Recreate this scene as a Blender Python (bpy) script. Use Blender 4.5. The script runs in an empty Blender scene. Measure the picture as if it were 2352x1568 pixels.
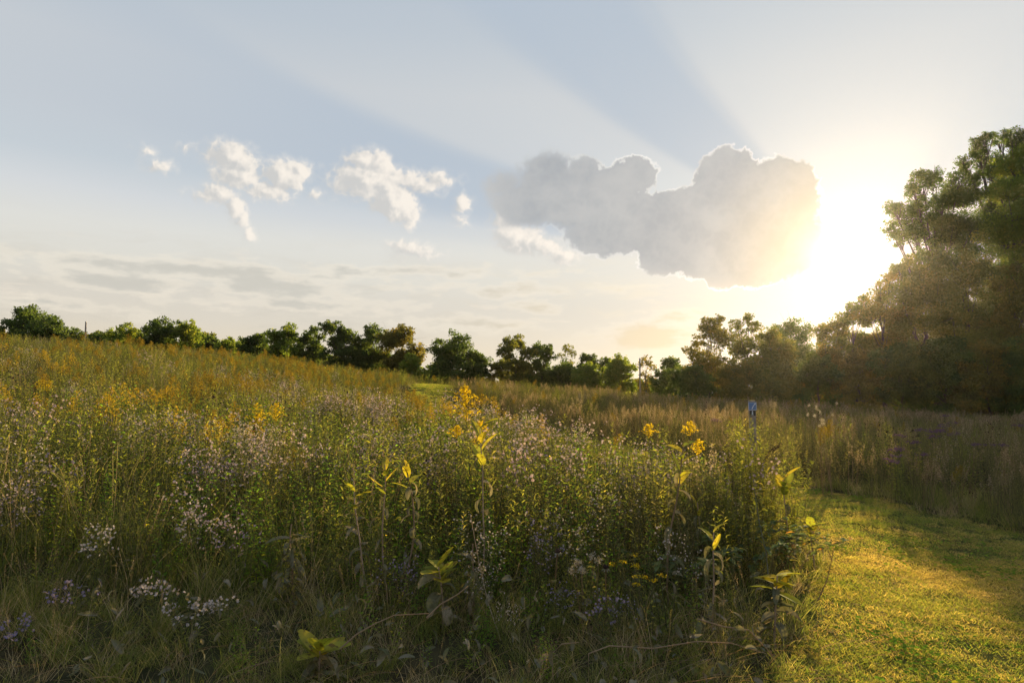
import bpy, bmesh, math, random
import numpy as np
from mathutils import Vector
R = math.radians
scene = bpy.context.scene
col = scene.collection

# ------------------------------------------------------------------ camera
LENS, PITCH, EYE = 22.0, 4.4, 1.6
cd = bpy.data.cameras.new("camera"); cam = bpy.data.objects.new("camera", cd); col.objects.link(cam)
cd.lens = LENS; cd.sensor_width = 36.0; cd.clip_start = 0.05; cd.clip_end = 20000
cam.location = (0, 0, EYE); cam.rotation_euler = (R(90 + PITCH), 0, 0)
scene.camera = cam
PXW, PXH = 2352.0, 1568.0                     # the photograph as it was measured
FPX = PXW * LENS / 36.0
_cp, _sp = math.cos(R(PITCH)), math.sin(R(PITCH))
def px_dir(px, py):
    u = (px - PXW / 2) / FPX; v = (PXH / 2 - py) / FPX
    return (u, _cp - v * _sp, _sp + v * _cp)   # right, forward, up
def px_azel(px, py):
    u, f, w = px_dir(px, py)
    return math.degrees(math.atan2(u, f)), math.degrees(math.atan2(w, math.hypot(u, f)))

# ------------------------------------------------------------------ render settings
scene.view_settings.view_transform = 'Standard'; scene.view_settings.look = 'None'
EXPO = 1.5
scene.view_settings.exposure = EXPO; scene.view_settings.gamma = 1.0
scene.view_settings.use_curve_mapping = False
cy = scene.cycles
cy.max_bounces = 8; cy.diffuse_bounces = 5; cy.glossy_bounces = 2; cy.transmission_bounces = 4
cy.transparent_max_bounces = 4; cy.volume_bounces = 0
cy.sample_clamp_indirect = 4.0
cy.use_denoising = True

# ------------------------------------------------------------------ sun
SUN_PX = (1972, 588)
GLOW_AZ, GLOW_EL = px_azel(*SUN_PX)
SUN_AZ, SUN_EL = 30.0, 12.0
sd = bpy.data.lights.new("sun", 'SUN'); sd.energy = 5.0; sd.angle = R(0.53); sd.color = (1.0, 0.76, 0.44)
sun = bpy.data.objects.new("sun", sd); col.objects.link(sun)
_sv = Vector((math.sin(R(SUN_AZ)) * math.cos(R(SUN_EL)), math.cos(R(SUN_AZ)) * math.cos(R(SUN_EL)), math.sin(R(SUN_EL))))
sun.rotation_euler = _sv.to_track_quat('Z', 'Y').to_euler(); sun.location = (20, 40, 30)

# ------------------------------------------------------------------ node helper
def lin(r, g, b):
    f = lambda c: (c / 255 / 12.92) if c / 255 <= 0.04045 else ((c / 255 + 0.055) / 1.055) ** 2.4
    return (f(r), f(g), f(b))
class S:
    nt = None
    def __init__(s, sock): s.s = sock
    def __add__(a, b): return m_('ADD', a, b)
    def __radd__(a, b): return m_('ADD', b, a)
    def __sub__(a, b): return m_('SUBTRACT', a, b)
    def __rsub__(a, b): return m_('SUBTRACT', b, a)
    def __mul__(a, b): return m_('MULTIPLY', a, b)
    def __rmul__(a, b): return m_('MULTIPLY', b, a)
    def __truediv__(a, b): return m_('DIVIDE', a, b)
def plug(sock, v):
    if isinstance(v, S): S.nt.links.new(v.s, sock)
    else: sock.default_value = v
def m_(op, a, b=None, c=None, clamp=False):
    n = S.nt.nodes.new('ShaderNodeMath'); n.operation = op; n.use_clamp = clamp
    plug(n.inputs[0], a)
    if b is not None: plug(n.inputs[1], b)
    if c is not None: plug(n.inputs[2], c)
    return S(n.outputs[0])
def v_(op, a, b=None, c=None, out=0):
    n = S.nt.nodes.new('ShaderNodeVectorMath'); n.operation = op
    plug(n.inputs[0], a)
    if b is not None: plug(n.inputs[1], b)
    if c is not None: plug(n.inputs[2], c)
    return S(n.outputs[out])
def smooth(x, lo, hi, a=0.0, b=1.0):
    n = S.nt.nodes.new('ShaderNodeMapRange'); n.interpolation_type = 'SMOOTHSTEP'
    plug(n.inputs[0], x); n.inputs[1].default_value = lo; n.inputs[2].default_value = hi
    n.inputs[3].default_value = a; n.inputs[4].default_value = b
    return S(n.outputs[0])
def mixc(f, a, b, mode='MIX'):
    n = S.nt.nodes.new('ShaderNodeMix'); n.data_type = 'RGBA'; n.blend_type = mode
    n.clamp_result = False; n.clamp_factor = True
    plug(n.inputs[0], f)
    for k, v in ((6, a), (7, b)):
        if isinstance(v, S): S.nt.links.new(v.s, n.inputs[k])
        else: n.inputs[k].default_value = (*v, 1)
    return S(n.outputs[2])
def ramp(x, stops, interp='LINEAR'):
    n = S.nt.nodes.new('ShaderNodeValToRGB'); n.color_ramp.interpolation = interp
    e = n.color_ramp.elements
    while len(e) < len(stops): e.new(0.5)
    for k, (p, c) in enumerate(stops):
        e[k].position = p; e[k].color = (*c, 1) if len(c) == 3 else c
    plug(n.inputs[0], x)
    return S(n.outputs[0])
def noise(vec, scale, detail=4, rough=0.55, dim='3D', out=0, dist=0.0):
    n = S.nt.nodes.new('ShaderNodeTexNoise'); n.noise_dimensions = dim
    plug(n.inputs['Vector'], vec); n.inputs['Scale'].default_value = scale
    n.inputs['Detail'].default_value = detail; n.inputs['Roughness'].default_value = rough
    n.inputs['Distortion'].default_value = dist
    return S(n.outputs[out])
def comb(x, y, z=0.0):
    n = S.nt.nodes.new('ShaderNodeCombineXYZ')
    plug(n.inputs[0], x); plug(n.inputs[1], y); plug(n.inputs[2], z)
    return S(n.outputs[0])
def sep(v):
    n = S.nt.nodes.new('ShaderNodeSeparateXYZ'); plug(n.inputs[0], v)
    return [S(o) for o in n.outputs]

# ------------------------------------------------------------------ sky (world)
world = bpy.data.worlds.new("World"); scene.world = world; world.use_nodes = True
nt = world.node_tree; nt.nodes.clear(); S.nt = nt
geo = nt.nodes.new('ShaderNodeTexCoord')
D = S(geo.outputs['Generated'])                     # direction of the ray: fixed to the sky
dx, dy, dz = sep(D)
az = m_('ARCTAN2', dx, dy) * (180 / math.pi)
el = m_('ARCSINE', m_('MINIMUM', m_('MAXIMUM', dz, -1.0), 1.0)) * (180 / math.pi)
P = comb(az, el, 0.0)
# base colours by height above the horizon
def el_at(y): return px_azel(500, y)[1]
stops = [(-3, lin(214, 198, 172)), (el_at(800), lin(226, 212, 188)), (el_at(740), lin(219, 211, 196)), (el_at(690), lin(217, 211, 199)), (el_at(620), lin(222, 219, 209)),
         (el_at(540), lin(222, 222, 217)), (el_at(470), lin(212, 216, 219)), (el_at(400), lin(197, 206, 213)), (el_at(300), lin(196, 203, 210)),
         (el_at(150), lin(197, 203, 209)), (el_at(0), lin(184, 195, 206)), (60, lin(128, 156, 190)), (90, lin(100, 132, 175))]
base = ramp((el + 3.0) / 93.0, [((p + 3) / 93, c) for p, c in stops])
# distance from the sun and angle round it
sdir = (math.sin(R(GLOW_AZ)) * math.cos(R(GLOW_EL)), math.cos(R(GLOW_AZ)) * math.cos(R(GLOW_EL)), math.sin(R(GLOW_EL)))
cosd = v_('DOT_PRODUCT', D, sdir, out=1)
dist = m_('ARCCOSINE', m_('MINIMUM', m_('MAXIMUM', cosd, -1.0), 1.0)) * (180 / math.pi)
relx = (GLOW_AZ - az) * math.cos(R(GLOW_EL + 6)); rely = el - GLOW_EL
phi = m_('ARCTAN2', rely, relx) * (180 / math.pi)
wob = (noise(comb(phi * 0.16, dist * 0.012), 1.0, 3, 0.5) - 0.5)
phw = phi + wob * 5.0
g1 = m_('EXPONENT', m_('MULTIPLY', m_('POWER', dist * 0.33, 2.0), -1.0))
g2 = m_('EXPONENT', dist * -0.055)
lowband = smooth(el, 0.0, 11.0, 1.0, 0.35)
rays = ramp((phw + 90) / 180, [(0.0, (.62,) * 3), (.50, (.66,) * 3), (.535, (.45,) * 3), (.56, (.22,) * 3), (.590, (.18,) * 3), (.612, (.66,) * 3),
                               (.645, (.78,) * 3), (.675, (.62,) * 3), (.705, (.22,) * 3), (.775, (.20,) * 3), (.800, (.40,) * 3), (.815, (.86,) * 3), (.87, (.94,) * 3), (1.0, (.90,) * 3)], 'EASE')
sky = mixc(m_('MULTIPLY', g2, rays) * 0.95, base, lin(226, 228, 226))
dark = m_('MULTIPLY', smooth(rays, 0.15, 0.6, 1.0, 0.0), m_('MULTIPLY', smooth(dist, 4, 12), smooth(dist, 75, 35)))
sky = mixc(dark * 0.88, sky, lin(177, 191, 206))
sky = mixc(m_('MULTIPLY', m_('EXPONENT', dist * -0.040), lowband) * 0.55, sky, lin(247, 240, 226))
# thin layered cloud low over the horizon

def scale_(v, f):
    n = S.nt.nodes.new('ShaderNodeVectorMath'); n.operation = 'SCALE'; plug(n.inputs[0], v); n.inputs['Scale'].default_value = f
    return S(n.outputs[0])
warp = scale_(v_('SUBTRACT', noise(P, 0.10, 2, out=1), (0.5, 0.5, 0.5)), 3.0)
strP = v_('MULTIPLY', v_('ADD', P, warp), (0.10, 0.62, 1.0))
st = noise(strP, 1.0, 6, 0.6)
stm = m_('MULTIPLY', smooth(st, 0.46, 0.66), smooth(el, 15, 7))
sky = mixc(stm * 0.42, sky, mixc(smooth(dist, 10, 45), lin(250, 236, 210), lin(206, 200, 188)))
wisp = m_('MULTIPLY', smooth(noise(v_('MULTIPLY', P, (0.22, 0.9, 1.0)), 1.0, 7, 0.62), 0.55, 0.72), smooth(el, 14, 8))
sky = mixc(wisp * 0.5, sky, lin(246, 234, 216))

def field(P, ells, k=0.5):
    out = None
    for (cx, cy_, rx, ry) in ells:
        a, e = px_azel(cx, cy_)
        a0, _ = px_azel(cx - rx, cy_); a1, _ = px_azel(cx + rx, cy_)
        _, e0 = px_azel(cx, cy_ + ry); _, e1 = px_azel(cx, cy_ - ry)
        ra, re = (a1 - a0) / 2, (e1 - e0) / 2; mm = min(ra, re)
        q = v_('MULTIPLY_ADD', P, (1 / ra, 1 / re, 0), (-a / ra, -e / re, 0))
        l = v_('LENGTH', q, out=1)
        sd_ = m_('MULTIPLY_ADD', l, -mm, mm)
        out = sd_ if out is None else m_('SMOOTH_MAX', out, sd_, k)
    return out
BANDS = [(430, 618, 400, 20), (640, 655, 150, 26), (250, 640, 160, 24), (950, 628, 220, 10), (1480, 775, 140, 30), (1560, 735, 70, 14), (1180, 668, 160, 10), (1080, 745, 130, 16),
         (700, 700, 200, 14), (120, 700, 140, 14), (1230, 705, 60, 10)]
WIDE = v_('MULTIPLY', P, (0.35, 1.0, 1.0))
bf = m_('ADD', field(v_('ADD', P, scale_(warp, 0.5)), BANDS, 0.25), (noise(WIDE, 0.8, 6, 0.62) - 0.5) * 2.6)
bm_ = smooth(bf, -0.15, 0.75)
bedge = m_('MULTIPLY', smooth(bf, -0.35, 0.0), smooth(bf, 0.55, 0.05))
sky = mixc(bm_ * 0.80, sky, mixc(smooth(dist, 14, 44), lin(224, 208, 178), lin(203, 200, 190)))
sky = mixc(m_('MULTIPLY', bedge, smooth(el, 3, 6)) * 0.35, sky, lin(246, 236, 218))

# cumulus: fields of soft ellipses broken up by noise
SMALL = [(532, 360, 52, 32), (560, 372, 30, 26), (548, 405, 50, 26), (655, 405, 48, 36), (690, 395, 20, 20), (622, 442, 46, 24), (512, 448, 30, 18), (545, 478, 16, 26), (488, 456, 22, 9), (560, 510, 9, 14),
         (838, 366, 36, 26), (876, 380, 34, 28), (905, 408, 56, 20), (845, 418, 84, 38), (905, 465, 52, 44), (935, 490, 24, 30), (965, 424, 44, 16), (1015, 412, 28, 14), (1064, 466, 15, 20), (1058, 505, 12, 8),
         (366, 380, 22, 11), (345, 346, 9, 5), (432, 340, 8, 4), (938, 574, 34, 13), (960, 582, 34, 9), (730, 448, 12, 8), (572, 545, 8, 12),
         (1150, 500, 22, 18), (1190, 545, 55, 30), (1245, 560, 40, 22), (1300, 590, 26, 14)]
BIG = [(1330, 455, 150, 78), (1262, 405, 72, 58), (1330, 408, 60, 50), (1452, 402, 56, 46), (1560, 515, 190, 84), (1672, 432, 84, 96), (1640, 412, 48, 40), (1785, 452, 98, 92), (1700, 565, 186, 98),
       (1545, 580, 92, 50), (1212, 470, 92, 58), (1158, 428, 46, 32), (1400, 540, 110, 50), (1580, 442, 22, 12), (1800, 560, 86, 80)]
det = noise(D, 24.0, 6, 0.60)
bil = m_('ABSOLUTE', noise(v_('ADD', D, scale_(warp, 0.002)), 44.0, 3, 0.5) - 0.5)
rough = (det - 0.5) * 3.2 + (0.11 - bil) * 4.5
def field_at(off, ells, k):
    return field(v_('ADD', v_('ADD', P, scale_(warp, 0.22)), off), ells, k)
toward = (0.55, 0.20, 0.0)
fs = field_at((0, 0, 0), SMALL, 0.25) + rough * 0.52 + 0.25
fs2 = field_at(toward, SMALL, 0.25) + 0.22 + (noise(v_('ADD', D, (0.010, 0.0, 0.004)), 24.0, 4, 0.60) - 0.5) * 2.0
lit = smooth(fs - fs2, -0.35, 0.75)
ms = smooth(fs, -0.35, 0.65) * 0.5 + smooth(fs, 0.12, 0.5) * 0.5
ccol = mixc(lit, lin(207, 206, 203), lin(252, 243, 231))
sky = mixc(ms * 0.94, sky, ccol)
fb = field_at((0, 0, 0), BIG, 0.35)
fbr = fb + rough * 0.50 + 0.05
sharp = smooth(rely, -9.0, 1.0)
mb1 = smooth(fbr, -0.02, 0.16)
mb2 = smooth(fbr, -0.25, 0.9)
softer = m_('MAXIMUM', smooth(az, 9.5, 2.0), 0.0)
mb = m_('ADD', m_('MULTIPLY', mb1, 1.0 - softer), m_('MULTIPLY', mb2, softer))
# interior: blue grey, warmer towards the sun, slightly mottled
inner = mixc(smooth(dist, 1.5, 13.0), lin(202, 190, 168), lin(168, 173, 178))
inner = mixc(smooth(rely, -0.5, -4.5) * 0.6, inner, lin(190, 184, 177))
inner = mixc(smooth(noise(D, 14.0, 5, 0.55), 0.42, 0.66) * 0.45, inner, lin(200, 200, 198))
inner = mixc(smooth(relx, 24.0, 33.0) * 0.5, inner, lin(214, 213, 210))
inner = mixc(smooth(rough, -0.4, 1.0) * 0.34, inner, mixc(smooth(dist, 3, 14), lin(220, 210, 194), lin(198, 199, 198)))
rim = m_('MULTIPLY', smooth(fbr, -0.05, 0.03), smooth(fbr, 0.40, 0.05))
rimw = m_('MULTIPLY', m_('MULTIPLY', rim, smooth(dist, 34, 14)), smooth(noise(D, 9.0, 2, 0.5), 0.36, 0.56, 0.15, 1.0))
fringe = m_('MULTIPLY', smooth(fbr, 1.5, 0.0), smooth(rely, 0.5, -2.5))
bigc = mixc(m_('MULTIPLY', fringe, smooth(relx, 6, 16)) * 0.85, inner, lin(250, 238, 220))
bigc = mixc(rimw, bigc, (1.10, 1.07, 1.0))
sky = mixc(mb, sky, bigc)
# aureole: the blaze round the sun, partly veiling the cloud's edge
blaze = m_('MULTIPLY', g1, smooth(relx, 3.7, 2.3))
blaze = m_('MAXIMUM', blaze, m_('EXPONENT', m_('MULTIPLY', m_('POWER', dist * 0.36, 2.0), -1.0)))
sky = mixc(m_('MULTIPLY', blaze, 1.2, clamp=True), sky, (1.08, 1.06, 1.02))
core = m_('EXPONENT', m_('MULTIPLY', m_('POWER', dist * 0.55, 2.0), -1.0))
sky = mixc(core * 0.8, sky, (2.2, 2.1, 1.9))
ground_dark = smooth(el, -1.5, -4.0)
sky = mixc(ground_dark, sky, (0.10, 0.09, 0.06))
# daylight from the Nishita model, blended with the cloudy sky above
nish = nt.nodes.new('ShaderNodeTexSky'); nish.sky_type = 'NISHITA'; nish.sun_disc = False
nish.sun_elevation = R(SUN_EL); nish.sun_rotation = R(SUN_AZ); nish.dust_density = 2.0
bg = nt.nodes.new('ShaderNodeBackground'); bg.inputs['Strength'].default_value = 0.1
tot = mixc(0.012, scale_(sky, 10.0 * 2 ** -EXPO), S(nish.outputs[0]))
nt.links.new(tot.s, bg.inputs['Color'])
wo = nt.nodes.new('ShaderNodeOutputWorld'); nt.links.new(bg.outputs[0], wo.inputs['Surface'])
world.cycles.sampling_method = 'NONE'

# ------------------------------------------------------------------ terrain
def sstep(a, b, x):
    t = np.clip((np.asarray(x, float) - a) / (b - a), 0, 1); return t * t * (3 - 2 * t)
def vnoise(x, y, seed=0):
    x = np.asarray(x, float); y = np.asarray(y, float)
    xi = np.floor(x).astype(np.int64); yi = np.floor(y).astype(np.int64)
    fx = x - xi; fy = y - yi; fx = fx * fx * (3 - 2 * fx); fy = fy * fy * (3 - 2 * fy)
    def h(i, j):
        n = (i * 374761393 + j * 668265263 + seed * 1442695041) & 0x7fffffff
        n = ((n ^ (n >> 13)) * 1274126177) & 0x7fffffff
        return ((n ^ (n >> 16)) & 0xffff) / 65535.0
    return (h(xi, yi) * (1 - fx) + h(xi + 1, yi) * fx) * (1 - fy) + (h(xi, yi + 1) * (1 - fx) + h(xi + 1, yi + 1) * fx) * fy
def fbm(x, y, seed=0, o=3):
    return sum(vnoise(np.asarray(x) * 2 ** k, np.asarray(y) * 2 ** k, seed + k) * 0.5 ** k for k in range(o)) / sum(0.5 ** k for k in range(o))
def ground(x, y):
    x = np.asarray(x, float); y = np.asarray(y, float)
    xe = 34 * np.tanh(x / 34)
    d = np.hypot(x, y)
    rise = np.clip(y, -12, 38) * 0.023
    z = -0.060 * xe * sstep(-6, 12, d + y * 0.0) + rise
    # shallow hollow of the mown track between the two rises, and the rise right of it
    z = z + 0.42 * np.exp(-(((x + 4.4) / 2.6) ** 2 + ((y - 37) / 5.0) ** 2)) - 0.22 * np.exp(-(((x + 3.6) / 3.0) ** 2 + ((y - 25) / 6.0) ** 2))
    z = z + 0.28 * np.exp(-(((x - 2.5) / 7.0) ** 2 + ((y - 36) / 9.0) ** 2))
    z = z + 1.25 * sstep(2.5, -21, x) * sstep(7, 36, d)
    fall = sstep(37, 64, d) * (z + 0.2 + 0.012 * np.clip(x, -60, 60)) * 0.9
    z = z - fall
    z = z + (fbm(x * 0.16, y * 0.16, 5) - 0.5) * 0.22 * sstep(2, 14, d)
    return z - sstep(150, 900, d) * 6.0
G = lambda x, y: float(ground(x, y))
def at(px, py, d):
    """the point at forward distance d seen at that pixel"""
    u, f, w = px_dir(px, py); k = d / f
    return (u * k, d, EYE + w * k)
def xat(px, d):
    return at(px, 895, d)[0]
def on_ground(px, py):
    u, f, w = px_dir(px, py); t = 1.0
    while t < 80:
        if EYE + w * t <= G(u * t, f * t): break
        t += 0.02
    return (u * t, f * t)

# ------------------------------------------------------------------ materials
def new_mat(name):
    m = bpy.data.materials.new(name); m.use_nodes = True; n = m.node_tree; n.nodes.clear(); S.nt = n
    return m, n
def leaf_mat(name, stops, trans=0.45, boost=1.35, gloss=0.02, instvar=0.35, rough=0.65, gain=1.0, spots=None):
    """leaf or petal: diffuse + light let through; colour varies from leaf to leaf and plant to plant"""
    m, n = new_mat(name)
    a = n.nodes.new('ShaderNodeAttribute'); a.attribute_name = 'tone'
    oi = n.nodes.new('ShaderNodeObjectInfo')
    t = S(a.outputs['Fac']) * (1 - instvar) + S(oi.outputs['Random']) * instvar
    c = ramp(t, [(p, tuple(min(.85, ch * gain) for ch in cc)) for p, cc in stops])
    if spots:
        tc = n.nodes.new('ShaderNodeTexCoord'); k = noise(S(tc.outputs['Object']), 38, 4, 0.6); c = mixc(smooth(k, 0.52, 0.64) * 0.85, c, spots)
        k2 = noise(S(tc.outputs['Object']), 9, 2); c = mixc(smooth(k2, 0.4, 0.65) * 0.45, c, (.09, .11, .02))
    d = n.nodes.new('ShaderNodeBsdfDiffuse'); n.links.new(c.s, d.inputs[0])
    tr = n.nodes.new('ShaderNodeBsdfTranslucent'); cc = mixc(1.0, c, (boost * 1.06, boost * .99, boost * 0.55), 'MULTIPLY'); n.links.new(cc.s, tr.inputs[0])
    mx = n.nodes.new('ShaderNodeMixShader'); mx.inputs[0].default_value = trans
    n.links.new(d.outputs[0], mx.inputs[1]); n.links.new(tr.outputs[0], mx.inputs[2])
    out = n.nodes.new('ShaderNodeOutputMaterial')
    if gloss > 0:
        g = n.nodes.new('ShaderNodeBsdfGlossy'); g.inputs['Roughness'].default_value = rough; g.inputs[0].default_value = (1, 1, 1, 1)
        m2 = n.nodes.new('ShaderNodeMixShader'); m2.inputs[0].default_value = gloss
        n.links.new(mx.outputs[0], m2.inputs[1]); n.links.new(g.outputs[0], m2.inputs[2]); n.links.new(m2.outputs[0], out.inputs[0])
    else: n.links.new(mx.outputs[0], out.inputs[0])
    return m
def bark_mat(name, c1, c2, scale=12):
    m, n = new_mat(name)
    tc = n.nodes.new('ShaderNodeTexCoord')
    k = noise(v_('MULTIPLY', S(tc.outputs['Object']), (1, 1, 0.2)), scale, 5, 0.6)
    c = mixc(smooth(k, 0.35, 0.65), c1, c2)
    p = n.nodes.new('ShaderNodeBsdfPrincipled'); n.links.new(c.s, p.inputs['Base Color']); p.inputs['Roughness'].default_value = 0.85
    b = n.nodes.new('ShaderNodeBump'); b.inputs['Strength'].default_value = 0.5; n.links.new(k.s, b.inputs['Height']); n.links.new(b.outputs[0], p.inputs['Normal'])
    o = n.nodes.new('ShaderNodeOutputMaterial'); n.links.new(p.outputs[0], o.inputs[0]); return m
def plain_mat(name, c, rough=0.6, spec=0.3):
    m, n = new_mat(name)
    tc = n.nodes.new('ShaderNodeTexCoord'); k = noise(S(tc.outputs['Object']), 25, 4)
    cc = mixc(smooth(k, 0.3, 0.7) * 0.35, c, tuple(x * 0.6 for x in c))
    p = n.nodes.new('ShaderNodeBsdfPrincipled'); n.links.new(cc.s, p.inputs['Base Color']); p.inputs['Roughness'].default_value = rough
    p.inputs['Specular IOR Level'].default_value = spec
    o = n.nodes.new('ShaderNodeOutputMaterial'); n.links.new(p.outputs[0], o.inputs[0]); return m
def soil_mat(name, cols, sc):
    m, n = new_mat(name)
    tc = n.nodes.new('ShaderNodeTexCoord'); o = S(tc.outputs['Object'])
    a = noise(o, sc, 6, 0.65); b = noise(o, sc * 0.13, 3, 0.5)
    c = mixc(smooth(a, 0.35, 0.65), cols[0], cols[1]); c = mixc(smooth(b, 0.4, 0.65) * 0.6, c, cols[2])
    d = n.nodes.new('ShaderNodeBsdfDiffuse'); n.links.new(c.s, d.inputs[0])
    bp = n.nodes.new('ShaderNodeBump'); bp.inputs['Distance'].default_value = 0.03; n.links.new(a.s, bp.inputs['Height']); n.links.new(bp.outputs[0], d.inputs['Normal'])
    out = n.nodes.new('ShaderNodeOutputMaterial'); n.links.new(d.outputs[0], out.inputs[0]); return m
M = {}
M['grass'] = leaf_mat('grass_blades', [(0.0, (.036, .046, .011)), (0.45, (.066, .082, .015)), (0.72, (.100, .098, .026)), (0.88, (.17, .15, .06)), (1.0, (.26, .20, .10))], 0.49, 1.75, 0.015, gain=2.15)
M['drygrass'] = leaf_mat('dry_grass', [(0.0, (.12, .085, .04)), (0.5, (.20, .15, .08)), (1.0, (.32, .26, .16))], .35, 1.2, 0.015, gain=2.15)
M['lawn'] = leaf_mat('mown_grass', [(0.0, (.038, .060, .010)), (0.38, (.076, .100, .013)), (0.60, (.130, .122, .024)), (0.80, (.19, .145, .040)), (1.0, (.25, .18, .07))], 0.54, 1.95, 0.015, .25, gain=2.15)
M['forb'] = leaf_mat('green_forb_leaf', [(0.0, (.040, .047, .011)), (0.5, (.072, .083, .014)), (0.8, (.118, .102, .022)), (1.0, (.16, .13, .045))], 0.54, 1.85, 0.015, gain=2.15)
M['olive'] = leaf_mat('olive_forb_leaf', [(0.0, (.06, .055, .022)), (0.5, (.095, .085, .032)), (1.0, (.15, .12, .055))], 0.49, 1.65, 0.012, gain=2.15)
M['brown'] = leaf_mat('withered_stalk', [(0.0, (.07, .045, .025)), (0.5, (.12, .08, .045)), (1.0, (.19, .14, .09))], .35, 1.2, 0.009, gain=2.15)
M['stemg'] = leaf_mat('green_stem', [(0.0, (.05, .06, .02)), (0.6, (.09, .09, .035)), (1.0, (.14, .10, .05))], .15, 1.2, 0.018)
M['aster'] = leaf_mat('aster_leaf', [(0.0, (.038, .050, .016)), (0.6, (.072, .087, .024)), (1.0, (.14, .13, .04))], 0.54, 1.75, 0.015, gain=2.15)
M['lilac'] = leaf_mat('lilac_petal', [(0.0, (.34, .25, .37)), (0.5, (.48, .38, .46)), (1.0, (.60, .50, .55))], .32, 1.05, 0, .5)
M['white'] = leaf_mat('white_petal', [(0.0, (.38, .33, .36)), (1.0, (.58, .52, .52))], .32, 1.0, 0, .5)
M['violet'] = leaf_mat('violet_petal', [(0.0, (.17, .15, .30)), (1.0, (.32, .27, .42))], .32, 1.1, 0, .5)
M['eye'] = leaf_mat('flower_eye', [(0.0, (.45, .26, .03)), (1.0, (.60, .42, .08))], .2, 1.0, 0, .3)
M['gold'] = leaf_mat('goldenrod_bloom', [(0.0, (.30, .21, .025)), (0.5, (.40, .28, .03)), (1.0, (.50, .37, .045))], .45, 1.25, 0, .4)
M['brightgold'] = leaf_mat('bright_goldenrod_bloom', [(0.0, (.40, .28, .015)), (0.5, (.52, .38, .02)), (1.0, (.62, .48, .03))], .45, 1.25, 0, .4)
M['ochre'] = leaf_mat('fading_goldenrod_bloom', [(0.0, (.15, .11, .02)), (0.5, (.26, .18, .03)), (1.0, (.38, .29, .05))], .40, 1.15, 0, .4)
M['tan'] = leaf_mat('tan_seed_plume', [(0.0, (.22, .15, .085)), (0.6, (.36, .27, .18)), (1.0, (.52, .44, .34))], .40, 1.1, 0, .5)
M['broad'] = leaf_mat('broad_leaf', [(0.0, (.030, .065, .012)), (0.5, (.065, .12, .016)), (0.8, (.13, .17, .02)), (1.0, (.38, .26, .02))], 0.54, 1.85, 0.0, gain=2.15)
M['purple'] = leaf_mat('ironweed_bloom', [(0.0, (.11, .06, .13)), (1.0, (.20, .12, .22))], .35, 1.1, 0, .4)
M['mleaf'] = leaf_mat('milkweed_leaf', [(0.0, (.09, .15, .02)), (0.5, (.28, .31, .035)), (1.0, (.60, .45, .035))], .50, 1.25, 0.018, .15, spots=(.13, .075, .02))
M['mdry'] = leaf_mat('withered_milkweed_leaf', [(0.0, (.10, .10, .055)), (0.6, (.20, .18, .12)), (1.0, (.34, .28, .20))], .30, 1.1, 0.015, .15, spots=(.10, .075, .05))
M['mstem'] = leaf_mat('milkweed_stem', [(0.0, (.20, .13, .08)), (1.0, (.36, .27, .19))], .10, 1.0, 0.018, .2)
M['fox'] = leaf_mat('foxtail_spike', [(0.0, (.20, .18, .07)), (1.0, (.38, .33, .15))], .50, 1.3, 0, .3)
M['red'] = leaf_mat('dark_red_leaf', [(0.0, (.10, .012, .018)), (1.0, (.22, .03, .035))], .40, 1.2, 0.015)
M['black'] = leaf_mat('dark_seed_head', [(0.0, (.025, .014, .010)), (1.0, (.06, .035, .025))], .1, 1.0, 0.009)
M['fluff'] = leaf_mat('white_seed_fluff', [(0.0, (.40, .34, .28)), (1.0, (.60, .54, .47))], .50, 1.1, 0, .2)
M['bramble'] = leaf_mat('bramble_leaf', [(0.0, (.030, .045, .016)), (0.6, (.06, .08, .022)), (0.9, (.13, .12, .03)), (1.0, (.26, .12, .03))], .42, 1.6, 0.030, gain=2.15)
M['bark'] = bark_mat('tree_bark', (.045, .034, .025), (.10, .08, .06))
TREE_GREENS = {
 'oak': [(0.0, (.020, .036, .010)), (0.6, (.040, .062, .014)), (1.0, (.070, .085, .020))],
 'olive': [(0.0, (.034, .044, .010)), (0.6, (.064, .074, .014)), (1.0, (.11, .10, .022))],
 'bright': [(0.0, (.045, .070, .010)), (0.6, (.080, .11, .016)), (1.0, (.14, .14, .024))],
 'rusty': [(0.0, (.036, .040, .011)), (0.6, (.070, .069, .014)), (1.0, (.13, .095, .020))]}
for k, v in TREE_GREENS.items(): M['tree_' + k] = leaf_mat(k + '_tree_leaf', v, .50, 2.1, .01, .12, gain=1.5)

# ------------------------------------------------------------------ mesh collector
class MB:
    """collects faces of one part; 'tone' is a per-leaf random number for the material"""
    def __init__(s, mat): s.v = []; s.f = []; s.t = []; s.mat = mat; s.n = 0
    def add(s, verts, faces, tone):
        b = s.n
        for p in verts: s.v.append(p)
        s.t.extend([tone] * len(verts)); s.n += len(verts)
        for f in faces: s.f.append(tuple(i + b for i in f))
def make_mesh(name, parts):
    """one mesh from one or more collectors, one material slot each"""
    me = bpy.data.meshes.new(name); V = []; F = []; T = []; MI = []; b = 0
    for k, p in enumerate(parts):
        V += p.v; T += p.t; F += [tuple(i + b for i in f) for f in p.f]; MI += [k] * len(p.f); b += p.n
        me.materials.append(M[p.mat])
    me.from_pydata([tuple(map(float, p)) for p in V], [], F)
    me.polygons.foreach_set('material_index', MI)
    a = me.attributes.new('tone', 'FLOAT', 'POINT'); a.data.foreach_set('value', np.array(T, np.float32))
    me.update(); return me
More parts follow.
